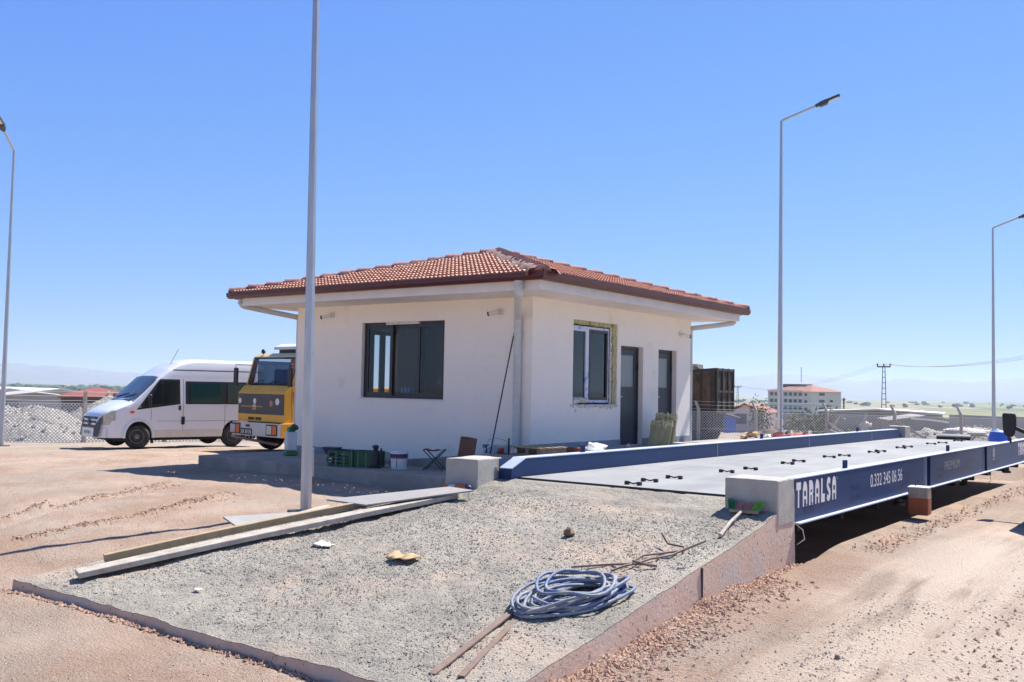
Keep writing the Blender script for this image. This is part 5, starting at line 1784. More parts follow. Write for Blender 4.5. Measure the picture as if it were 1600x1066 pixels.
    # panel gaps, handle, indicator, rub strip, roof seam
    q = MB()
    for sg in (1, -1):
        for s_, a, b in ((2.66, 0.40, 2.06), (1.58, 0.82, 1.16), (4.15, 0.4, 1.28)):
            q.grid([[(sg * (hw(s_, z) + 0.003), s_ + d_, z) for d_ in (-0.006, 0.006)] for z in np.linspace(a, b, 10)])
        q.grid([[(sg * (hw(s_, 2.30) + 0.012), s_, 2.29 + d_) for d_ in (0, 0.03)] for s_ in np.linspace(2.3, 5.5, 20)])
        q.grid([[(sg * (hw(s_, 0.80) + 0.004), s_, 0.80 + d_) for d_ in (0, 0.008)] for s_ in np.linspace(1.8, 5.5, 12)])
    q.build('panel_gap', 'grey_dark', t, world=False)
    q = MB(); q.box(hw(2.5, 1.1) + 0.0, hw(2.5, 1.1) + 0.03, 2.50, 2.57, 1.12, 1.26); q.box(hw(2.62, 0.8), hw(2.62, 0.8) + 0.02, 2.6, 2.72, 0.70, 0.93)
    split_build(q, 'door_handle', 'black', t, world=False, bevel=0.006)
    q = MB(); q.box(hw(0.95, 1.07), hw(0.95, 1.07) + 0.02, 0.90, 1.03, 1.03, 1.11); q.build('indicator', 'orange', t, world=False, bevel=0.02)
    for sg in (1, -1):
        q = MB(); q.box(sg * 1.08 - 0.10, sg * 1.08 + 0.10, 1.42, 1.52, 1.22, 1.58); m0 = q.build('mirror', 'black', t, world=False, bevel=0.035, seg=3)
        MB().tube([(sg * 0.93, 1.5, 1.25), (sg * 1.05, 1.48, 1.26)], 0.03, 8).build('bracket', 'black', m0, world=False)
    MB().tube([(0.25, 2.45, 2.42), (0.30, 2.75, 2.95)], 0.008, 5).build('antenna', 'black', t, world=False)
    q = MB()
    for w in WS[:1]:
        q.grid([[(hw(w, 0.9) + o_, w + (WR_ + 0.005 + e) * math.cos(a), 0.37 + (WR_ + 0.005 + e) * math.sin(a)) for o_, e in ((-0.02, -0.02), (0.022, 0.0), (0.004, 0.07))] for a in np.linspace(-0.1, math.pi + 0.1, 20)])
    q.build('arch_lip', 'white_paint', t, world=False, smooth=50)
    q = MB(); q.box(0.80, 0.95, 1.66, 1.70, 0.16, 0.5); q.build('mudflap', 'black', t, world=False)
    w0 = None
    for w in WS:
        for sg in (1, -1):
            q = MB(); q.lathe([(0.20, -0.11), (0.30, -0.115), (0.345, -0.08), (0.36, -0.03), (0.36, 0.03), (0.345, 0.08), (0.30, 0.115), (0.20, 0.11)], (0, 0, 0), 0, 28)
            wh = q.build('tyre', 'rubber', t, world=False, smooth=40)
            wh.name = 'wheel'
            q = MB(); q.lathe([(0.205, 0.10), (0.20, 0.118), (0.15, 0.09), (0.11, 0.06), (0.09, 0.10), (0.05, 0.125), (0.0, 0.126)] if True else [], (0, 0, 0), 0, 20, cap=False)
            rm = q.build('rim', 'rim', wh, world=False, smooth=40)
            wh.location = (sg * 0.84, w * 0.88, 0.36)
            wh.rotation_euler = (0, 0, (0.0 if sg > 0 else math.pi) + (R(-22) if w < 2 else 0))
    for c in bpy.data.objects:      # the whole shell is a little shorter than drawn
        if c.parent is not None and (c.parent == t or c.parent.parent == t) and not c.name.startswith('wheel') and not c.parent.name.startswith('wheel'):
            for v in c.data.vertices: v.co.y *= 0.88
    return t


build_van()


# ------------------------------------------------------------------ yellow truck (cab showing beside the hut)
def build_truck():
    t = thing('cab_truck', 'yellow cab-over truck with dark grille panel parked half behind the hut', 'truck', (-21.45, 17.3, -1.86), R(-5))
    W = 1.12
    q = MB()
    q.prism([(0.0, 0.80), (0.0, 1.56), (0.14, 1.71), (0.20, 1.76), (0.20, 0.80)], 0, -W, W)
    q.prism([(0.201, 0.80), (0.201, 1.755), (1.95, 1.755), (1.95, 0.80)], 0, -W, W)
    qr = MB(); qr.prism([(0.462, 2.50), (0.475, 2.53), (0.62, 2.62), (1.95, 2.62), (1.95, 2.50)], 0, -W, W); qr.build('cab_roof', 'cream', t, world=False, bevel=0.04, seg=3)
    for x in (-W, W - 0.10):
        q.prism([(0.24, 1.756), (0.45, 2.499), (0.60, 2.499), (0.42, 1.756)], 0, x, x + 0.10)
        q.prism([(1.72, 1.756), (1.72, 2.499), (1.95, 2.499), (1.95, 1.756)], 0, x, x + 0.10)
    wall_pieces(q, 'x', 1.88, 1.949, -W + 0.101, W - 0.101, [(-0.75, 0.30, 1.80, 2.36), (0.52, 0.85, 1.88, 2.32)], 1.756, 2.499)
    cab = q.build('cab', 'yellow', t, world=False, bevel=0.04, seg=3)
    q = MB(); q.box(-W + 0.05, W - 0.05, -0.018, -0.001, 1.0, 1.53); q.build('grille_panel', 'grey_dark', t, world=False, bevel=0.012)
    q = MB()
    for x in (-1.0, -0.28, 0.78):
        q.lathe([(0.0, -0.022), (0.085 if x > 0 else 0.07, -0.021), (0.09 if x > 0 else 0.075, -0.0185)], (x, 0, 1.34), 1, 18, cap=False)
    split_build(q, 'lamp', 'white_plain', t, world=False)
    q = MB(); q.lathe([(0.0, -0.0225), (0.075, -0.0215), (0.08, -0.019)], (0.50, 0, 1.29), 1, 18, cap=False); q.build('lamp', 'pink', t, world=False)
    q = MB(); q.box(-0.95, 0.10, -0.021, -0.0185, 1.185, 1.21); q.box(-0.37, -0.20, -0.0235, -0.0215, 1.11, 1.17); q.build('trim_strip', 'yellow_dark', t, world=False)
    MB().box(-0.36, -0.21, -0.0235, -0.0215, 1.18, 1.25).build('badge', 'steel', t, world=False)
    q = MB(); q.box(-0.58, -0.30, -0.012, -0.001, 0.845, 0.92); q.box(-0.24, 0.04, -0.012, -0.001, 0.845, 0.92); q.build('air_slot', 'black', t, world=False)
    q = MB(); q.box(-W - 0.05, W + 0.02, -0.14, -0.02, 0.43, 0.785); bp2 = q.build('bumper', 'white_dusty', t, world=False, bevel=0.02)
    q = MB(); q.box(W + 0.021, W + 0.07, -0.13, 0.32, 0.43, 0.785); q.box(W - 0.0, W + 0.05, -0.10, 0.3, 0.786, 0.80); q.build('bumper_end', 'yellow', bp2, world=False, bevel=0.01)
    for x in (0.74, -1.0):
        q = MB(); q.box(x - 0.26, x + 0.26, -0.152, -0.141, 0.47, 0.75); hl = q.build('headlight', 'black', t, world=False)
        q = MB(); q.box(x - 0.22, x + 0.02, -0.165, -0.153, 0.50, 0.72); q.build('lens', 'headlight', hl, world=False, bevel=0.01)
        q = MB(); q.box(x + 0.05, x + 0.23, -0.165, -0.153, 0.50, 0.72); q.build('indicator', 'orange', hl, world=False, bevel=0.01)
    MB().box(-0.70, -0.18, -0.155, -0.141, 0.46, 0.62).build('number_plate', 'black', t, world=False)
    q = MB()
    for k, x in enumerate((-0.64, -0.57, -0.46, -0.39, -0.30, -0.23)):
        q.box(x - 0.022, x + 0.022, -0.1565, -0.1555, 0.49, 0.59)
    split_build(q, 'plate_mark', 'white_dusty', t, world=False)
    q = MB(); q.box(-0.48, -0.30, -0.152, -0.141, 0.665, 0.725); q.build('tow_slot', 'black', t, world=False)
    # windscreen, proud of the raked front
    q = MB()
    def ws_pt(x, v, o_=0.012): return (x, 0.265 + 0.205 * v - o_ * 0.96, 1.79 + 0.70 * v + o_ * 0.27)
    q.grid([[ws_pt(-W + 0.10 + (2 * W - 0.2) * i / 8, j / 4) for i in range(9)] for j in range(5)])
    q.build('windscreen', glass_mat('truck_glass', (0.42, 0.48, 0.54)), t, world=False)
    q = MB(); q.box(-0.9, -0.35, 1.0, 1.15, 1.76, 2.2); q.box(0.35, 0.9, 1.0, 1.15, 1.76, 2.25); q.build('seat', 'black', t, world=False, bevel=0.05)
    q = MB(); q.box(-1.0, 1.0, 0.30, 0.42, 1.757, 1.80); q.tube([(0.62 + 0.22 * math.cos(a), 0.55 + 0.06 * math.sin(a), 1.90 + 0.14 * math.sin(a)) for a in np.linspace(0, 6.0, 16)], 0.015, 6, closed=True); q.build('dashboard', 'black', t, world=False)
    fr = MB()
    for i0, i1, j0, j1 in ((0, 1, -0.03, 0.03), (0, 1, 0.95, 1.01)):
        fr.grid([[ws_pt(-W + 0.07 + (2 * W - 0.14) * i, j, 0.018) for i in (0, 1)] for j in (j0, j1)])
    for i0, i1 in ((0, 0.025), (0.975, 1.0)):
        fr.grid([[ws_pt(-W + 0.07 + (2 * W - 0.14) * i, j, 0.019) for i in (i0, i1)] for j in (0.0, 1.0)])
    fr.build('window_seal', 'black', t, world=False)
    q = MB()
    for x in (-0.7, 0.0, 0.6):
        q.tube([(x, 0.22, 1.80), (x + 0.35, 0.235, 1.90)], 0.012, 6)
    q.tube([(-0.9, 0.225, 1.785), (0.9, 0.225, 1.785)], 0.014, 6)
    split_build(q, 'wiper', 'black', t, world=False)
    # side: door line, window, orange stripe, step
    q = MB()
    for sg in (1, -1):
        q.box(sg * (W + 0.002) - 0.004, sg * (W + 0.002) + 0.004, 0.62, 1.75, 1.78, 2.42)
    split_build(q, 'side_window', glass_mat('cab_glass', (0.35, 0.38, 0.40)), t, world=False)
    q = MB(); q.box(W + 0.001, W + 0.006, 0.25, 1.9, 1.44, 1.56); q.box(W + 0.001, W + 0.006, 0.22, 0.9, 1.56, 1.59); q.build('stripe', 'orange', t, world=False)
    q = MB(); q.box(W - 0.3, W + 0.02, 0.35, 1.6, 0.42, 0.78); q.build('step', 'black', t, world=False)
    MB().box(W - 0.28, W + 0.03, 0.36, 1.5, 0.60, 0.62).build('step_plate', 'white_plain', t, world=False)
    for sg in (-1, 1):
        q = MB(); q.box(sg * (W + 0.17) - 0.09, sg * (W + 0.17) + 0.09, -0.02, 0.05, 1.72, 2.22); mr = q.build('mirror', 'black', t, world=False, bevel=0.03)
        MB().tube([(sg * (W - 0.02), 0.42, 2.30), (sg * (W + 0.17), 0.0, 2.30), (sg * (W + 0.17), 0.01, 2.0)], 0.014, 6).build('bracket', 'black', mr, world=False)
    # white wind deflector box and lamps on the roof
    q = MB(); q.prism([(0.62, 2.72), (0.66, 2.80), (0.9, 2.88), (1.9, 2.88), (1.9, 2.72)], 0, -0.42, 1.15); q.build('roof_box', 'white_plain', t, world=False, bevel=0.03)
    q = MB(); q.box(-0.3, 1.1, 0.75, 1.85, 2.605, 2.715); q.build('roof_rack', 'black', t, world=False)
    q = MB()
    for x in (-0.78, 0.95):
        q.blob((x, 0.55, 2.67), (0.06, 0.05, 0.06), 3); q.tube([(x, 0.55, 2.59), (x, 0.55, 2.66)], 0.015, 6)
    split_build(q, 'marker_lamp', 'black', t, world=False, smooth=50)
    # chassis, wooden bar lying across, tank body behind
    MB().box(-0.45, 0.45, 0.1, 6.4, 0.50, 0.79).build('chassis', 'under', t, world=False)
    q = MB(); q.box(-1.0, 1.0, 0.25, 1.9, 0.42, 0.79); q.build('underbody', 'under', t, world=False)
    q = MB(); beam_between(q, (-1.25, -0.02, 0.37), (0.95, -0.12, 0.26), 0.12, 0.05); q.build('tow_bar', 'rust_steel', t, world=False)
    q = MB()
    for x in (-0.6, -0.42, -0.25):
        q.tube([(x, -0.06, 0.46), (x + 0.03, -0.09, 0.36), (x + 0.06, -0.05, 0.29)], 0.014, 6)
    q.tube([(1.05, 0.1, 0.46), (1.08, 0.05, 0.3), (1.12, 0.1, 0.2), (1.2, 0.2, 0.16)], 0.025, 8)
    split_build(q, 'air_hose', 'white_dusty', t, world=False, smooth=50)
    q = MB(); q.box(-1.15, 1.15, 2.1, 6.5, 0.9, 1.75); q.build('body', 'yellow', t, world=False, bevel=0.04)
    for y in (1.0, 5.2):
        for sg in (1, -1):
            q = MB(); q.lathe([(0.22, -0.13), (0.40, -0.14), (0.47, -0.08), (0.48, 0.0), (0.47, 0.08), (0.40, 0.14), (0.22, 0.13)], (sg * 0.92, y, 0.48), 0, 26); wh = q.build('wheel', 'rubber', t, world=False, smooth=40)
            q = MB(); q.lathe([(0.22, sg * 0.12), (0.12, sg * 0.06), (0.08, sg * 0.13), (0.0, sg * 0.13)], (sg * 0.92, y, 0.48), 0, 18, cap=False); q.build('rim', 'rim', wh, world=False, smooth=40)
    t.scale = (1.0, 1.0, 1.045)
    return t


build_truck()


# ------------------------------------------------------------------ rusty dump truck behind the fence
def build_dumper():
    p = at(1107, 684, 48.0)
    t = thing('dump_truck', 'dark rusty dump truck with a ribbed steel body parked behind the fence', 'dump truck', (p[0], p[1], gz1(p[0], p[1])), R(5))
    ux, uy = math.cos(R(32)), math.sin(R(32))
    # local: rear at +X, flank facing -Y; body flank bottom 1.45, top 3.4
    q = MB()
    q.prism([(-5.5, 1.50), (-5.5, 2.85), (-3.2, 2.70), (-1.6, 2.95), (-0.4, 3.22), (0.75, 3.30), (0.75, 1.42), (0.45, 1.32)], 1, -1.2, 1.2)
    bd_ = q.build('tipper_body', 'dump_dark', t, world=False, bevel=0.02)
    q = MB()
    for k in range(12):
        x0 = -5.4 + k * 0.50
        zt = float(np.interp(x0 + 0.2, [-5.5, -3.2, -1.6, -0.4, 0.8], [2.85, 2.70, 2.95, 3.22, 3.3])) - 0.10
        q.hexa([(x0, -1.205, 1.55), (x0 + 0.40, -1.205, 1.55), (x0 + 0.40, -1.201, 1.55), (x0, -1.201, 1.55)], [(x0, -1.205, zt), (x0 + 0.40, -1.205, zt), (x0 + 0.40, -1.201, zt), (x0, -1.201, zt)])
    q.build('flank_panel', 'rib_rust', bd_, world=False)
    q = MB()
    for k in range(12):
        x0 = -5.46 + k * 0.50
        zt = float(np.interp(x0, [-5.5, -3.2, -1.6, -0.4, 0.8], [2.85, 2.70, 2.95, 3.22, 3.3])) - 0.04
        q.box(x0 - 0.02, x0 + 0.05, -1.27, -1.2055, 1.5, zt)
    q.box(-5.5, 0.5, -1.26, -1.2055, 1.42, 1.54)
    q.build('rib', 'dump_dark', bd_, world=False)
    q = MB(); q.box(0.751, 0.80, -1.15, 1.15, 1.42, 3.28); q.build('tailgate', 'dump_dark', bd_, world=False)
    q = MB()
    for y in (-1.17, -0.42, 0.38, 1.12):
        q.box(0.801, 0.87, y - 0.05, y + 0.05, 1.40, 3.30)
    for z in (1.44, 2.3, 3.22):
        q.box(0.802, 0.855, -1.2, 1.2, z - 0.05, z + 0.05)
    q.build('tailgate_frame', 'dump_dark', bd_, world=False)
    q = MB(); q.blob((-1.1, 0.2, 2.95), (0.9, 0.8, 0.55), 9, n=9); q.build('load', 'dump_dark', bd_, world=False, smooth=40)
    q = MB(); q.box(-7.5, 0.4, -0.5, 0.5, 0.75, 1.38); q.build('chassis', 'under', t, world=False)
    q = MB(); q.box(-7.6, -5.7, -1.2, 1.2, 0.9, 2.75); q.build('cab', 'yellow', t, world=False, bevel=0.08)
    for x in (-6.8, -1.75, -0.42):
        for y in (-0.95, 0.95):
            q = MB(); q.lathe([(0.3, -0.22), (0.55, -0.24), (0.66, -0.14), (0.67, 0.0), (0.66, 0.14), (0.55, 0.24), (0.3, 0.22)], (x, y, 0.64), 1, 28); wh = q.build('wheel', 'rubber', t, world=False, smooth=40)
            q = MB(); q.lathe([(0.3, -0.2), (0.2, -0.1), (0.12, -0.18), (0, -0.18)], (x, y, 0.64), 1, 18, cap=False); q.build('rim', 'dump_dark', wh, world=False, smooth=40)
    q = MB(); q.box(-2.6, 0.55, -1.2, -0.72, 1.20, 1.30); q.box(0.30, 0.36, -1.2, 1.2, 0.55, 1.3); split_build(q, 'mudguard', 'under', t, world=False)
    t.scale = (1.0, 1.0, 1.10)


build_dumper()


# ------------------------------------------------------------------ dark pickup just outside the right edge: its wing mirror and shadow show
pk_ = thing('pickup', 'dark pickup mostly outside the picture, only its black wing mirror on an arm showing', 'pickup', (-1.41, 14.75, gz1(-1.36, 15.5)), 0.0)
W = 0.90
q = MB()
q.prism([(-0.3, 0.40), (-0.28, 0.9), (-0.1, 1.05), (0.95, 1.14), (4.9, 1.08), (5.0, 0.45)], 0, -W, W)
q.build('body', 'steel_dark', pk_, world=False, bevel=0.05, seg=3)
q = MB(); q.hexa([(-0.84, 0.95, 1.13), (0.84, 0.95, 1.13), (0.84, 3.1, 1.09), (-0.84, 3.1, 1.09)], [(-0.68, 1.75, 1.62), (0.68, 1.75, 1.62), (0.68, 2.95, 1.62), (-0.68, 2.95, 1.62)])
q.build('cabin', mat('pickup_glass', (0.02, 0.025, 0.03), 0.08), pk_, world=False, bevel=0.04)
for y in (0.85, 4.0):
    for sg in (1, -1):
        q = MB(); q.lathe([(0.2, -0.10), (0.31, -0.11), (0.36, -0.05), (0.36, 0.05), (0.31, 0.11), (0.2, 0.10)], (sg * 0.80, y, 0.36), 0, 24); wh = q.build('wheel', 'rubber', pk_, world=False, smooth=40)
        q = MB(); q.lathe([(0.2, 0.105 * sg), (0.0, 0.11 * sg)], (sg * 0.80, y, 0.36), 0, 16, cap=False); q.build('rim', 'rim', wh, world=False, smooth=40)
q = MB(); q.prism([(-1.30, 1.24), (-1.325, 1.30), (-1.335, 1.53), (-1.32, 1.56), (-1.17, 1.555), (-1.155, 1.50), (-1.155, 1.36), (-1.19, 1.23), (-1.25, 1.205)], 1, 0.72, 0.80)
mr = q.build('mirror', 'black', pk_, world=False, bevel=0.02, seg=3)
MB().tube([(-1.19, 0.77, 1.36), (-1.10, 0.80, 1.31), (-0.86, 0.92, 1.24)], [0.028, 0.03, 0.04], 10).build('arm', 'black', mr, world=False, smooth=50)
MB().tube([(-1.23, 0.76, 1.21), (-1.23, 0.76, 1.13)], 0.014, 8).build('lower_mount', 'black', mr, world=False)

# ------------------------------------------------------------------ rubbish heap, drum, boundary odds and ends behind the weighbridge
def P3(px, py, d):
    p = at(px, py, d)
    return float(p[0]), float(p[1])


hp = thing('rubbish_heap', 'heap of brown and red rubbish at the foot of the tall light pole', 'rubbish heap', (-10.4, 26.6, gz1(-10.4, 26.6)))
for nm, m_, lst in (('earth', 'rust_steel', ((-0.5, 0, 0.25, 0.7, 0.6, 0.62), (0.4, 0.4, 0.2, 0.8, 0.6, 0.6))), ('carton', 'card', ((-0.75, -0.2, 0.55, 0.3, 0.25, 0.28),)), ('white_bag', 'white_plain', ((-0.28, -0.3, 0.6, 0.17, 0.15, 0.2),)),
                    ('red_sack', 'red', ((0.75, 0.1, 0.62, 0.38, 0.3, 0.22), (1.5, 0.5, 0.35, 0.3, 0.3, 0.3))), ('dark_sack', 'red_dark', ((0.2, -0.2, 0.55, 0.42, 0.35, 0.3),))):
    q = MB()
    for k, (x, y, z, a, b, c) in enumerate(lst):
        q.blob((x, y, z), (a, b, c), hash(nm) % 50 * 0 + k + len(nm), n=9, rough=0.25)
    q.build(nm, m_, hp, world=False, smooth=30)
x, y = -6.45, 29.6
q = MB(); q.tube([(x - 0.5, y, gz1(x, y) + 0.62), (x + 0.35, y + 0.2, gz1(x, y) + 0.62)], 0.22, 16); q.tube([(x + 0.3, y + 0.1, gz1(x, y) + 0.55), (x + 0.9, y, gz1(x, y) + 0.52), (x + 1.3, y + 0.1, gz1(x, y) + 0.5)], 0.05, 8)
q.box(x - 0.5, x + 0.3, y - 0.2, y + 0.3, gz1(x, y) - 0.1, gz1(x, y) + 0.40)
tag(q.build('black_drum', 'black', None, smooth=40), 'black drum with a pipe lying past the far end of the deck', 'drum')
x, y = P3(1561, 690, 33)
q = MB(); q.lathe([(0.30, -0.1), (0.30, 0.75), (0.24, 0.92), (0.10, 0.98)], (x, y, gz1(x, y)), 2, 18)
tag(q.build('blue_barrel', 'blue_bright', None, smooth=40), 'bright blue plastic barrel standing beside the thin far light pole', 'barrel')


def heap(name, c, r, h, m, label, seed, cat='spoil heap', n=40):
    """Dumped heap: several overlapping cones with broken surface."""
    g_ = np.random.default_rng(seed)
    xs = np.linspace(-1.25, 1.25, n)
    Xg, Yg = np.meshgrid(xs * r[0] + c[0], xs * r[1] + c[1])
    z = np.zeros_like(Xg)
    for k in range(5):
        ox, oy, s = g_.uniform(-0.5, 0.5) * r[0], g_.uniform(-0.4, 0.4) * r[1], g_.uniform(0.45, 1.0)
        dd = np.hypot((Xg - c[0] - ox) / (r[0] * 0.75), (Yg - c[1] - oy) / (r[1] * 0.75))
        z = np.maximum(z, s * (1 - np.exp(-2.2 * np.clip(1.05 - dd, 0, None))) * 1.1)
    z = h * z * (1 + 0.3 * fbm(Xg * 0.9, Yg * 0.9, seed, 4)) + 0.22 * fbm(Xg * 1.7, Yg * 1.7, seed + 5, 4) * np.clip(z * 4, 0, 1)
    base = gz(Xg, Yg)
    mb = MB()
    mb.grid(np.stack([Xg, Yg, base + z - 0.25], -1).tolist())
    k = 260
    i = g_.integers(0, n, k); j = g_.integers(0, n, k)
    ok = z[i, j] > 0.15
    stones(mb, Xg[i, j][ok], Yg[i, j][ok], (base + z)[i, j][ok] - 0.2, g_.uniform(0.03, 0.13, ok.sum()), seed)
    o = mb.build(name, m, None, smooth=40)
    return tag(o, label, cat)


for k, (px, d, rr, h, lab) in enumerate(((8, 49, (4, 3), 1.5, 'pale spoil heap behind the light pole whose lamp is cut off'), (62, 52, (5, 3.5), 1.75, 'broad pale spoil heap in front of the grey warehouse'),
                                         (168, 52, (4.2, 3.2), 2.0, 'tallest pale spoil heap, behind the bonnet of the white minibus'), (235, 53, (4, 3), 1.8, 'pale spoil heap hidden mostly by the white minibus'))):
    x, y = P3(px, 680, d)
    heap('spoil_heap', (x, y), rr, h, 'rubble', lab, 30 + k)
for k, (px, d, rr, h, lab) in enumerate(((1445, 54, (4.0, 3), 1.25, 'grey broken concrete heap behind the braced fence post'), (1490, 60, (4.5, 3), 1.5, 'sandy rubble heap with a long concrete slab lying on top'),
                                         (1352, 56, (4.0, 2.5), 1.0, 'low stony heap between two fence posts'), (1560, 58, (4.0, 3), 0.9, 'low sandy heap behind the blue barrel'))):
    x, y = P3(px, 680, d)
    heap('rubble_heap', (x, y), rr, h, 'rubble_grey' if k in (0, 2) else 'rubble', lab, 60 + k, 'rubble heap')
for px, d, r_, lab in ((1279, 54, 0.25, 'small white boulder beside the grey-green bush'), (1352, 52, 0.28, 'flat white boulder close to the braced post'), (1508, 56, 0.6, 'long flat slab of pale concrete on the rubble')):
    x, y = P3(px, 665, d)
    q = MB(); q.blob((x, y, gz1(x, y) + (1.15 if px != 1508 else 0.9)), (r_ * (2.0 if px == 1508 else 1), r_, r_ * (0.4 if px == 1508 else 0.7)), px, n=9)
    q.box(x - 0.2, x + 0.2, y - 0.2, y + 0.2, gz1(x, y) - 0.4, gz1(x, y) + 1.0)
    tag(q.build('boulder', 'white_dusty', None, smooth=30), lab, 'boulder')
g = random.Random(11)


def shrub(name, c, r, h, m, label, cat='bush', n=900):
    """Bush: many small leaf faces spread through an uneven volume, on a few stems."""
    g_ = random.Random(int(c[0] * 10))
    lobes = [(g_.uniform(-0.6, 0.6), g_.uniform(-0.6, 0.6), g_.uniform(0.3, 0.8), g_.uniform(0.35, 0.6)) for _ in range(7)]
    t = thing(name, label, cat, (c[0], c[1], c[2]))
    mb = MB()
    for _ in range(n):
        l = g_.choice(lobes)
        d = Vector((g_.gauss(0, 1), g_.gauss(0, 1), g_.gauss(0, 1))).normalized() * (l[3] * g_.random() ** 0.4)
        p = Vector(((l[0] + d.x) * r, (l[1] + d.y) * r, max(0.02, (l[2] + d.z) * h)))
        s = 0.07 * r * g_.uniform(0.5, 1.3)
        a, b = Vector((g_.gauss(0, 1), g_.gauss(0, 1), g_.gauss(0, 1))).normalized() * s, Vector((g_.gauss(0, 1), g_.gauss(0, 1), g_.gauss(0, 1))).normalized() * s
        mb.add([p - a, p + b, p + a, p - b * 0.6], [(0, 1, 2, 3)])
    mb.build('foliage', m, t, world=False)
    mb = MB()
    for l in lobes:
        mb.tube([(0, 0, -0.1), (l[0] * r * 0.5, l[1] * r * 0.5, l[2] * h * 0.5), (l[0] * r, l[1] * r, l[2] * h)], [0.05 * r, 0.03 * r, 0.015 * r], 5)
    mb.build('stem', 'rust_steel', t, world=False)
    return t


x, y = P3(1266, 672, 50)
shrub('bush', (x, y, gz1(x, y)), 1.5, 1.7, 'bush', 'grey-green bush growing behind the fence beyond the rubbish heap')
x, y = P3(1187, 660, 95)
shrub('tree', (x, y, gz1(x, y)), 1.6, 3.0, 'leaf', 'small dark green tree by the low house with the pink roof', 'tree')
x, y = P3(1345, 675, 52)
shrub('bush', (x, y, gz1(x, y)), 1.0, 0.9, 'bush', 'low dry bush at the foot of the second heap, by the leaning post')


# ------------------------------------------------------------------ far buildings
def face_frame(px0, px1, d, turn):
    """Base corner and direction for a facade that spans photo columns px0..px1 at distance d, turned from the line of sight."""
    a = at(px0, 600, d)
    v = np.array([_r[0], _r[1]]); v /= np.linalg.norm(v)
    return (float(a[0]), float(a[1]))


def gable_shed(name, label, cat, px, d, w, l, h, ridge, rz_, wall_m, roof_m, zoff=0.0, doors=0, hip=False):
    x, y = P3(px, 640, d)
    t = thing(name, label, cat, (x, y, gz1(x, y) + zoff), rz_)
    q = MB(); q.box(-w / 2, w / 2, 0, l, -1.5, h); q.build('wall', wall_m, t, world=False)
    q = MB()
    e = 0.4
    if hip:
        m_ = min(w, l) / 2
        a, b = ((-w / 2 + m_, l / 2), (w / 2 - m_ + 1e-3, l / 2)) if w >= l else ((0, m_), (0, l - m_))
        B = [(-w / 2 - e, -e, h), (w / 2 + e, -e, h), (w / 2 + e, l + e, h), (-w / 2 - e, l + e, h)]
        T = [(a[0], a[1], h + ridge), (b[0], b[1], h + ridge)]
        q.add(B + T + [(p[0], p[1], h - 0.15) for p in B], [(0, 1, 5, 4), (1, 2, 5), (2, 3, 4, 5), (3, 0, 4), (6, 7, 1, 0), (7, 8, 2, 1), (8, 9, 3, 2), (9, 6, 0, 3)])
    else:
        q.prism([(-w / 2 - e, h - 0.05), (0, h + ridge), (w / 2 + e, h - 0.05), (w / 2 + e, h + 0.1), (0, h + ridge + 0.18), (-w / 2 - e, h + 0.1)], 1, -e, l + e)
        q2 = MB(); q2.prism([(-w / 2, h), (w / 2, h), (0, h + ridge)], 1, 0.01, l - 0.01); q2.build('gable', wall_m, t, world=False)
    q.build('roof', roof_m, t, world=False)
    if doors:
        q = MB()
        for k in range(doors):
            q.box(-w * 0.3 + k * 2.0, -w * 0.3 + k * 2.0 + 1.2, -0.06, -0.005, 1.2, 2.2)
        q.build('window', 'window_dark', t, world=False)
    return t


az = lambda px: YAW + math.atan((px - 800) / FPX)
# left: grey warehouse, white roofed shed behind it, dark open shed with a red roof
gable_shed('warehouse', 'long grey warehouse with a low gable, behind the pale spoil heaps', 'warehouse', 54, 118, 9.4, 20, 2.6, 0.5, -az(54) + R(3), 'grey_wall', 'grey_wall', -0.2, 1)
gable_shed('shed', 'white roofed shed showing over the grey warehouse', 'shed', 92, 150, 10, 24, 3.0, 0.55, -az(92) + R(20), 'grey_wall', 'roof_white', 0.3)
gable_shed('shed', 'small white roof behind the light pole whose lamp is cut off', 'shed', 14, 150, 6, 24, 3.1, 0.3, -az(14), 'grey_wall', 'roof_white', 0.4)
gable_shed('barn', 'dark barn with a dull red hipped roof behind the minibus bonnet', 'barn', 156, 105, 6.6, 6, 2.75, 0.9, -az(156) + R(4), 'dark_wall', 'roof_red', -0.2, 0, True)
q = MB(); x, y = P3(180, 612, 103); q.box(x - 0.13, x + 0.13, y - 0.13, y + 0.13, -2.2, -1.15)
tag(q.build('chimney', 'dark_wall', None), 'short chimney stack by the red roofed barn', 'chimney')

# right: school block of four storeys
xs_, ys_ = P3(1268, 640, 520)
sc = thing('school_block', 'pale four-storey school block with a pinkish hipped roof far beyond the fence', 'school', (xs_, ys_, gz1(xs_, ys_) - 1.0), -az(1268) + R(-42))
SL, SR, SH = 30.0, 22.0, 14.6
q = MB(); q.box(-SL, 0, 0, SR, -3, SH); q.build('wall', 'school_wall', sc, world=False)
q = MB()
e = 1.2
B = [(-SL - e, -e, SH), (e, -e, SH), (e, SR + e, SH), (-SL - e, SR + e, SH)]
q.add(B + [(-SL + 10, SR / 2, SH + 3.4), (-10, SR / 2, SH + 3.4)], [(0, 1, 5, 4), (1, 2, 5), (2, 3, 4, 5), (3, 0, 4), (3, 2, 1, 0)])
srf = q.build('roof', 'roof_pink', sc, world=False)
MB().box(-SL + 2, -SL + 18, SR / 2 - 2, SR / 2 + 3, SH + 0.5, SH + 3.9).build('lift_house', 'dark_wall', srf, world=False)
MB().tube([(-17, SR / 2, SH + 5), (-17, SR / 2, SH + 13)], 0.15, 5).build('antenna', 'steel_dark', srf, world=False)
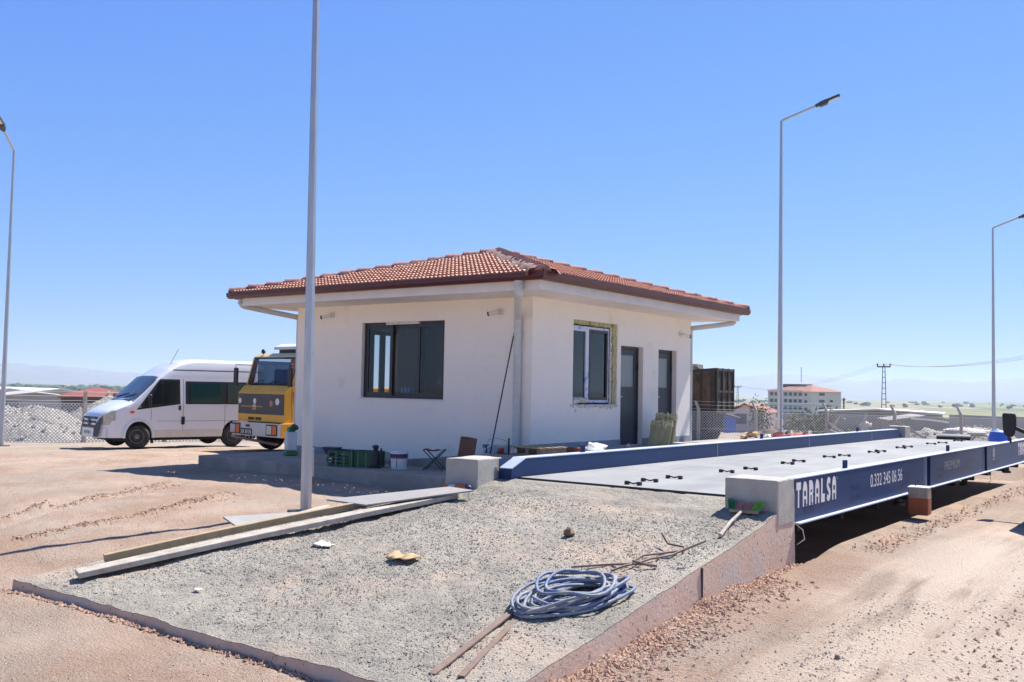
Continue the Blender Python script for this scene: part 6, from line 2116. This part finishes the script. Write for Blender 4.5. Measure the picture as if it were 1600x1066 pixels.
for fl in range(4):
    z = 1.8 + 3.5 * fl
    for k in range(7):
        x0 = -SL + 1.6 + k * 3.3
        MB().box(x0, x0 + 2.1, -0.10, -0.01, z, z + 1.7).build('window', 'window_dark', sc, world=False)
    MB().box(-4.6, -3.0, -0.10, -0.01, z, z + 1.4).build('window', 'window_dark', sc, world=False)
    MB().box(0.01, 0.10, 5.5, 9.5, z + 0.3, z + 1.7).build('window', 'window_dark', sc, world=False)
q = MB()
for fl in range(5):
    q.box(-SL - 0.05, -6.0, -0.14, -0.011, 0.7 + 3.5 * fl, 1.2 + 3.5 * fl)
q.build('band', 'school_pale', sc, world=False)
# low house, wall and sheds between fence and school
gable_shed('house', 'low plastered house with a faded pink roof beside the dump truck', 'house', 1165, 100, 3.6, 5, 2.3, 0.8, -az(1165) + R(-15), 'school_wall', 'roof_pink', -0.3, 1)
gable_shed('outhouse', 'blue shed wall showing behind the dump truck wheel', 'shed', 1132, 96, 2.2, 3, 1.6, 0.3, -az(1132), 'blue_bright', 'dark_wall', -0.2)


def wall_between(name, label, px0, d0, px1, d1, h, m, th=0.3, zoff=0.0):
    a, b = P3(px0, 640, d0), P3(px1, 640, d1)
    z = min(gz1(*a), gz1(*b)) + zoff
    d = Vector((b[0] - a[0], b[1] - a[1])).normalized(); n = Vector((-d.y, d.x)) * th
    q = MB()
    q.hexa([(a[0], a[1], z - 2), (b[0], b[1], z - 2), (b[0] + n.x, b[1] + n.y, z - 2), (a[0] + n.x, a[1] + n.y, z - 2)], [(a[0], a[1], z + h), (b[0], b[1], z + h), (b[0] + n.x, b[1] + n.y, z + h), (a[0] + n.x, a[1] + n.y, z + h)])
    return tag(q.build(name, m, None), label, 'wall')


wall_between('boundary_wall', 'pale low wall between the low house and the tall light pole', 1180, 105, 1222, 104, 1.5, 'school_pale')
wall_between('boundary_wall', 'long grey boundary wall running in front of the school block', 1222, 120, 1400, 112, 2.0, 'mid_wall', zoff=0.1)
wall_between('boundary_wall', 'plain grey wall behind the fence, beyond the bright blue barrel', 1483, 88, 1640, 84, 2.2, 'grey_wall')
gable_shed('long_shed', 'long low shed with a white sheet roof behind the grey boundary wall', 'shed', 1372, 140, 15, 9, 2.3, 0.3, -az(1372) + R(-6), 'mid_wall', 'roof_white', 0.4)
gable_shed('long_shed', 'low dark barn with a white sheet edging, behind the rubble heaps', 'shed', 1446, 104, 6.0, 8, 1.6, 0.45, -az(1446) + R(10), 'mid_wall', 'mid_wall', 0.0)
q = MB()
for k in range(24):
    x, y = P3(1448 + 2.0 * k * 0.8, 660, 101)
q = MB(); a, b = P3(1424, 650, 100), P3(1482, 650, 99)
q.tube([(a[0], a[1], -2.05), ((a[0] + b[0]) / 2, (a[1] + b[1]) / 2, -2.12), (b[0], b[1], -2.3)], 0.10, 6)
tag(q.build('ridge_sheet', 'roof_white', None), 'white sheet edging lying along the low barn roof', 'roof sheet')


def lattice_pylon(label, px, d, h):
    x, y = P3(px, 640, d)
    t = thing('power_pylon', label, 'pylon', (x, y, gz1(x, y)), -az(px))
    q = MB()
    w0, w1 = h * 0.042, h * 0.016
    def c(s1, s2, f): w = w0 + (w1 - w0) * f; return (s1 * w, s2 * w, h * f)
    for s1 in (-1, 1):
        for s2 in (-1, 1):
            q.tube([c(s1, s2, 0), c(s1, s2, 1)], h * 0.006, 5)
    for k in range(13):
        f = k / 12
        for s2 in (-1, 1):
            q.tube([c(-1, s2, f), c(1, s2, f)], h * 0.0045, 4)
        for s1 in (-1, 1):
            q.tube([c(s1, -1, f), c(s1, 1, f)], h * 0.0045, 4)
    q.build('tower', 'steel_dark', t, world=False)
    q = MB(); q.box(-h * 0.095, h * 0.095, -0.1, 0.1, h * 0.985, h * 1.005); q.build('crossarm', 'steel_dark', t, world=False)
    for sx in (-0.092, 0.0, 0.092):
        MB().lathe([(0.02 * h * 0.6, 0), (0.008 * h, 0.012 * h), (0.02 * h * 0.7, 0.02 * h), (0.008 * h, 0.04 * h)], (sx * h, 0, h * 1.005), 2, 8).build('insulator', 'black', t, world=False)
    return t


pA = lattice_pylon('nearer lattice power pylon standing before the plain beside the school block', 1381, 150, 9.4)
pB = lattice_pylon('farther smaller lattice power pylon beside the dump truck body', 1152.5, 300, 10.0)
q = MB()
tA, tB = Vector(pA.location) + Vector((0, 0, 9.75)), Vector(pB.location) + Vector((0, 0, 10.4))
tC = Vector(at(1760, 523, 88)); tC = Vector((tC.x, tC.y, 5.0))
for o_ in (-0.85, 0.0, 0.85):
    sv = Vector((math.cos(-az(1381)), math.sin(-az(1381)), 0)) * o_
    for a, b, sag in ((tA, tB, 2.2), (tA, tC, 1.2)):
        pts = [a * (1 - k / 10) + b * (k / 10) + sv - Vector((0, 0, sag * 4 * (k / 10) * (1 - k / 10))) for k in range(11)]
        q.tube(pts, 0.018, 4)
tag(q.build('power_line', 'grey_wall', None), 'three thin overhead power wires slung between the lattice pylons', 'power line')
for px, py, d, h, lab in ((1318.5, 640, 180, 5.4, 'tall dark timber pole at the corner of the school block'), (1306.5, 640, 230, 4.3, 'shorter thin pole before the end wall of the school block')):
    x, y = P3(px, py, d)
    q = MB(); q.tube([(x, y, gz1(x, y)), (x, y, gz1(x, y) + h)], 0.13, 6); q.box(x - 0.4, x + 0.4, y - 0.05, y + 0.05, gz1(x, y) + h - 0.3, gz1(x, y) + h - 0.2)
    tag(q.build('utility_pole', 'black', None), lab, 'pole')
for px, d, z0, lab in ((1279, 47.5, (0.9, 1.5), 'leaning grey fence prop just before the grey-green bush'), (1338, 47, (0.35, 1.6), 'short leaning concrete post behind the blue beam')):
    x, y = P3(px, 670, d)
    q = MB(); beam_between(q, (x, y, gz1(x, y) - 0.2), (x + z0[0], y + 0.3, gz1(x, y) + z0[1]), 0.10, 0.10)
    tag(q.build('leaning_post', 'fence_post', None), lab, 'post')

# ------------------------------------------------------------------ far belts of trees, hills
g_ = np.random.default_rng(3)
tb = MB()
for k in range(4200):
    d = 1600 + 4200 * g_.random() ** 1.3
    px = g_.uniform(-400, 620)
    if k % 40 == 0: px = g_.uniform(1050, 1900); d = 2600 + 3000 * g_.random()
    if vnoise(np.array([px * 0.02]), np.array([d * 0.004]), 5)[0] < -0.30: continue
    x, y = P3(px, 640, d)
    z = gz1(x, y)
    h = g_.uniform(5.0, 10.5) * (1.6 if g_.random() < 0.06 else 1)
    w = h * g_.uniform(0.6, 1.6)
    tb.blob((x, y, z + h * 0.45), (w, w, h * 0.55), k, n=5, rough=0.35)
tag(tb.build('treeline', 'leaf_far', None), 'scattered belts of dark green trees across the plain', 'trees', kind='stuff')
vb = MB()
for k in range(70):
    d = g_.uniform(1200, 3200); px = g_.uniform(-300, 560)
    x, y = P3(px, 640, d); z = gz1(x, y); s = g_.uniform(5, 14)
    vb.box(x - s, x + s, y - 4, y + 4, z - 1, z + g_.uniform(4, 7))
tag(vb.build('village', 'roof_white', None), 'far-off pale village houses among the tree belts', 'houses', kind='stuff')


def hills(label, px0, px1, d0, d1, prof, seed, m):
    n, k = 260, 16
    rows = []
    for i in range(n + 1):
        px = px0 + (px1 - px0) * i / n
        top = float(np.interp(px, [p[0] for p in prof], [p[1] for p in prof]))
        row = []
        for j in range(k + 1):
            d = d0 + (d1 - d0) * j / k
            p = at(px, 600, d)
            f = math.sin(math.pi * min(1.0, j / k * 0.62 + 0.0) / 1.24) if j < k else 0.9
            nz = float(fbm(np.array([px * 0.02 + j * 0.25]), np.array([j * 0.7 + px * 0.004]), seed, 5)[0])
            row.append((p[0], p[1], -34 + top * (f * (1 + 0.38 * nz))))
        rows.append(row)
    q = MB(); q.grid(rows)
    o = q.build('hills', m, None, smooth=70)
    return tag(o, label, 'hills', kind='structure')


M['hill'] = mat('hill', (0.20, 0.165, 0.15), 0.95, (0.14, 0.12, 0.11), 0.0009, lo=0.4, hi=0.6)
hills('low bare brownish hills behind the minibus', -700, 640, 11500, 15500, [(-700, 150), (-200, 190), (20, 235), (110, 215), (220, 150), (340, 90), (460, 60), (640, 0)], 3, 'hill')
hills('faint blue mountains behind the school block', 560, 2300, 13000, 17500, [(560, 0), (760, 80), (900, 150), (1000, 200), (1120, 290), (1190, 385), (1250, 340), (1330, 260), (1420, 310), (1500, 260), (1580, 330), (1700, 370), (2300, 300)], 9, 'hill')

# ------------------------------------------------------------------ loose stones and clods
g_ = np.random.default_rng(21)


def scatter(name, label, m, n, rmin, rmax, xy, zf, seed, power=2.2, cat='stones'):
    g2 = np.random.default_rng(seed)
    x, y = xy(n)
    z = zf(x, y)
    r = rmin + (rmax - rmin) * g2.random(len(x)) ** power
    mb = MB(); stones(mb, x, y, z, r, seed)
    return tag(mb.build(name, m, None), label, cat, kind='stuff')


def fov_points(n, dmin, dmax, p=1.0):
    px = g_.uniform(-60, 1660, n)
    d = dmin * (dmax / dmin) ** (g_.random(n) ** p)
    a = YAW + np.arctan((px - 800) / FPX)
    return d * np.sin(a), d * np.cos(a)


def off_ramp(x, y):
    return ~((x > RLX(y) - 0.03) & (x < RRX + 0.02) & (y > 4.62) & (y < 28)) & ~((x > -18.1) & (x < -9.4) & (y > 12.75) & (y < 24.3)) & ~((x > -4.6) & (x < -3.0) & (y > 9.8))


def dirt_pts(n):
    x, y = fov_points(n, 3.6, 24)
    k = off_ramp(x, y) & (fbm(x * 0.7, y * 0.7, 51, 3) * 1.6 + 0.5 * g_.random(len(x)) > 0.22)
    return x[k], y[k]


gz_d = lambda x, y: np.where((x < -2.98) & (y > 10.6), -1.635, gz(x, y) + ground_detail(x, y))


def track_pts(n):
    y = 3.6 + 13 * g_.random(n) ** 1.6
    x = g_.uniform(-3.5, 3.0, n)
    k = (fbm(x * 1.3, y * 0.16, 151, 4) * 1.5 + 0.35 * g_.random(n) > 0.30) & (x > -3.55) & ((y < 9.8) | (x > -2.9))
    return x[k], y[k]
scatter('gravel', 'loose pale gravel over the trodden dirt', mat('pebble_pink', (0.50, 0.40, 0.33), 0.95, (0.36, 0.27, 0.21), 2.0), 38000, 0.003, 0.015, dirt_pts, gz_d, 1, 3.0)


scatter('gravel', 'grey crushed stone lying in bands along the track', 'pebble_grey', 60000, 0.0035, 0.012, track_pts, gz_d, 8, 2.2)


def ramp_pts(n):
    y = g_.uniform(4.85, 9.4, n); t = g_.random(n)
    x = RLX(y) + 0.05 + (RRX - RLX(y) - 0.1) * t
    k = (vnoise(x * 1.3, y * 1.3, 57) + 0.5 * g_.random(n) > 0.05)
    return x[k], y[k]


def ramp_z(x, y):
    return rz(x, y) + fbm(x * 1.1, y * 1.1, 61, 4) * 0.035 + fbm(x * 7, y * 7, 71, 3) * 0.022 + np.abs(vnoise(x * 24, y * 24, 77)) * 0.02


scatter('gravel', 'coarse grey gravel bedded in the ramp surface', 'pebble_grey', 52000, 0.0035, 0.011, ramp_pts, ramp_z, 2, 1.8)


def clod_pts(n):
    X, Y = [], []
    # red clods along the foot of the ramp wall, the strip and the low kerb
    for _ in range(n):
        k = g_.random()
        if k < 0.55:
            y = g_.uniform(4.0, 9.9); X.append(-3.68 + abs(g_.normal(0, 0.15 + 0.02 * (9.9 - y)))); Y.append(y)
        elif k < 0.66:
            y = 9.9 + 16 * g_.random() ** 1.5; X.append(-3.12 + g_.normal(0, 0.13)); Y.append(y)
        elif k < 0.76:
            x = g_.uniform(-9.6, -3.7); X.append(x); Y.append(4.72 - abs(g_.normal(0, 0.025)))
        elif k < 0.81:
            y = g_.uniform(3.6, 14); X.append(-0.95 - 0.02 * y + g_.normal(0, 0.16) + 0.5 * math.sin(y * 0.6)); Y.append(y)
        else:
            # two ridges scraped up by tyres on the left of the near pole
            s = g_.random()
            (ax, ay), (bx, by) = ((-13.2, 5.6), (-15.6, 10.6)) if g_.random() < 0.5 else ((-11.8, 5.9), (-13.3, 10.2))
            X.append(ax + (bx - ax) * s + g_.normal(0, 0.06) * (1 + 2 * (s > 0.8))); Y.append(ay + (by - ay) * s + g_.normal(0, 0.06))
    x, y = np.array(X), np.array(Y)
    return x, y


scatter('gravel', 'reddish clods of earth along the ramp wall, strip and tyre ridges', 'clod', 15000, 0.005, 0.026, clod_pts, gz_d, 3, 2.6, 'clods')
for k, (px, py) in enumerate(((1287, 918), (1349, 918), (1270, 940), (1308, 1038), (1176, 962))):
    v = _f * FPX + _r * (px - 800) - _u * (py - 533); v = v * (-1.93 / v[2])
    q = MB(); q.blob((v[0], v[1], float(gz_d(np.array([v[0]]), np.array([v[1]]))[0]) + 0.012), (0.022, 0.019, 0.018), k, n=7)
    tag(q.build('stone', 'rust_steel', None, smooth=40), ('dark stone on the track, first of a pair nearer the ramp', 'dark stone on the track, second of a pair away from the ramp', 'dark stone just below the pair on the track', 'dark stone lowest on the track near the picture bottom', 'dark stone on the track nearest the ramp wall')[k], 'stone')

# ------------------------------------------------------------------ air
hz = MB(); hz.box(-34000, 34000, -34000, 34000, -60, 380)
hm = bpy.data.materials.new('haze')
hm.use_nodes = True
hn = hm.node_tree.nodes; hn.clear()
pv_ = hn.new('ShaderNodeVolumePrincipled')
pv_.inputs['Color'].default_value = (0.64, 0.77, 0.96, 1)
pv_.inputs['Density'].default_value = 0.00009
pv_.inputs['Anisotropy'].default_value = 0.2
ho = hn.new('ShaderNodeOutputMaterial')
hm.node_tree.links.new(pv_.outputs[0], ho.inputs['Volume'])
tag(hz.build('haze', hm, None), 'pale summer haze over the plain', 'haze', kind='stuff')
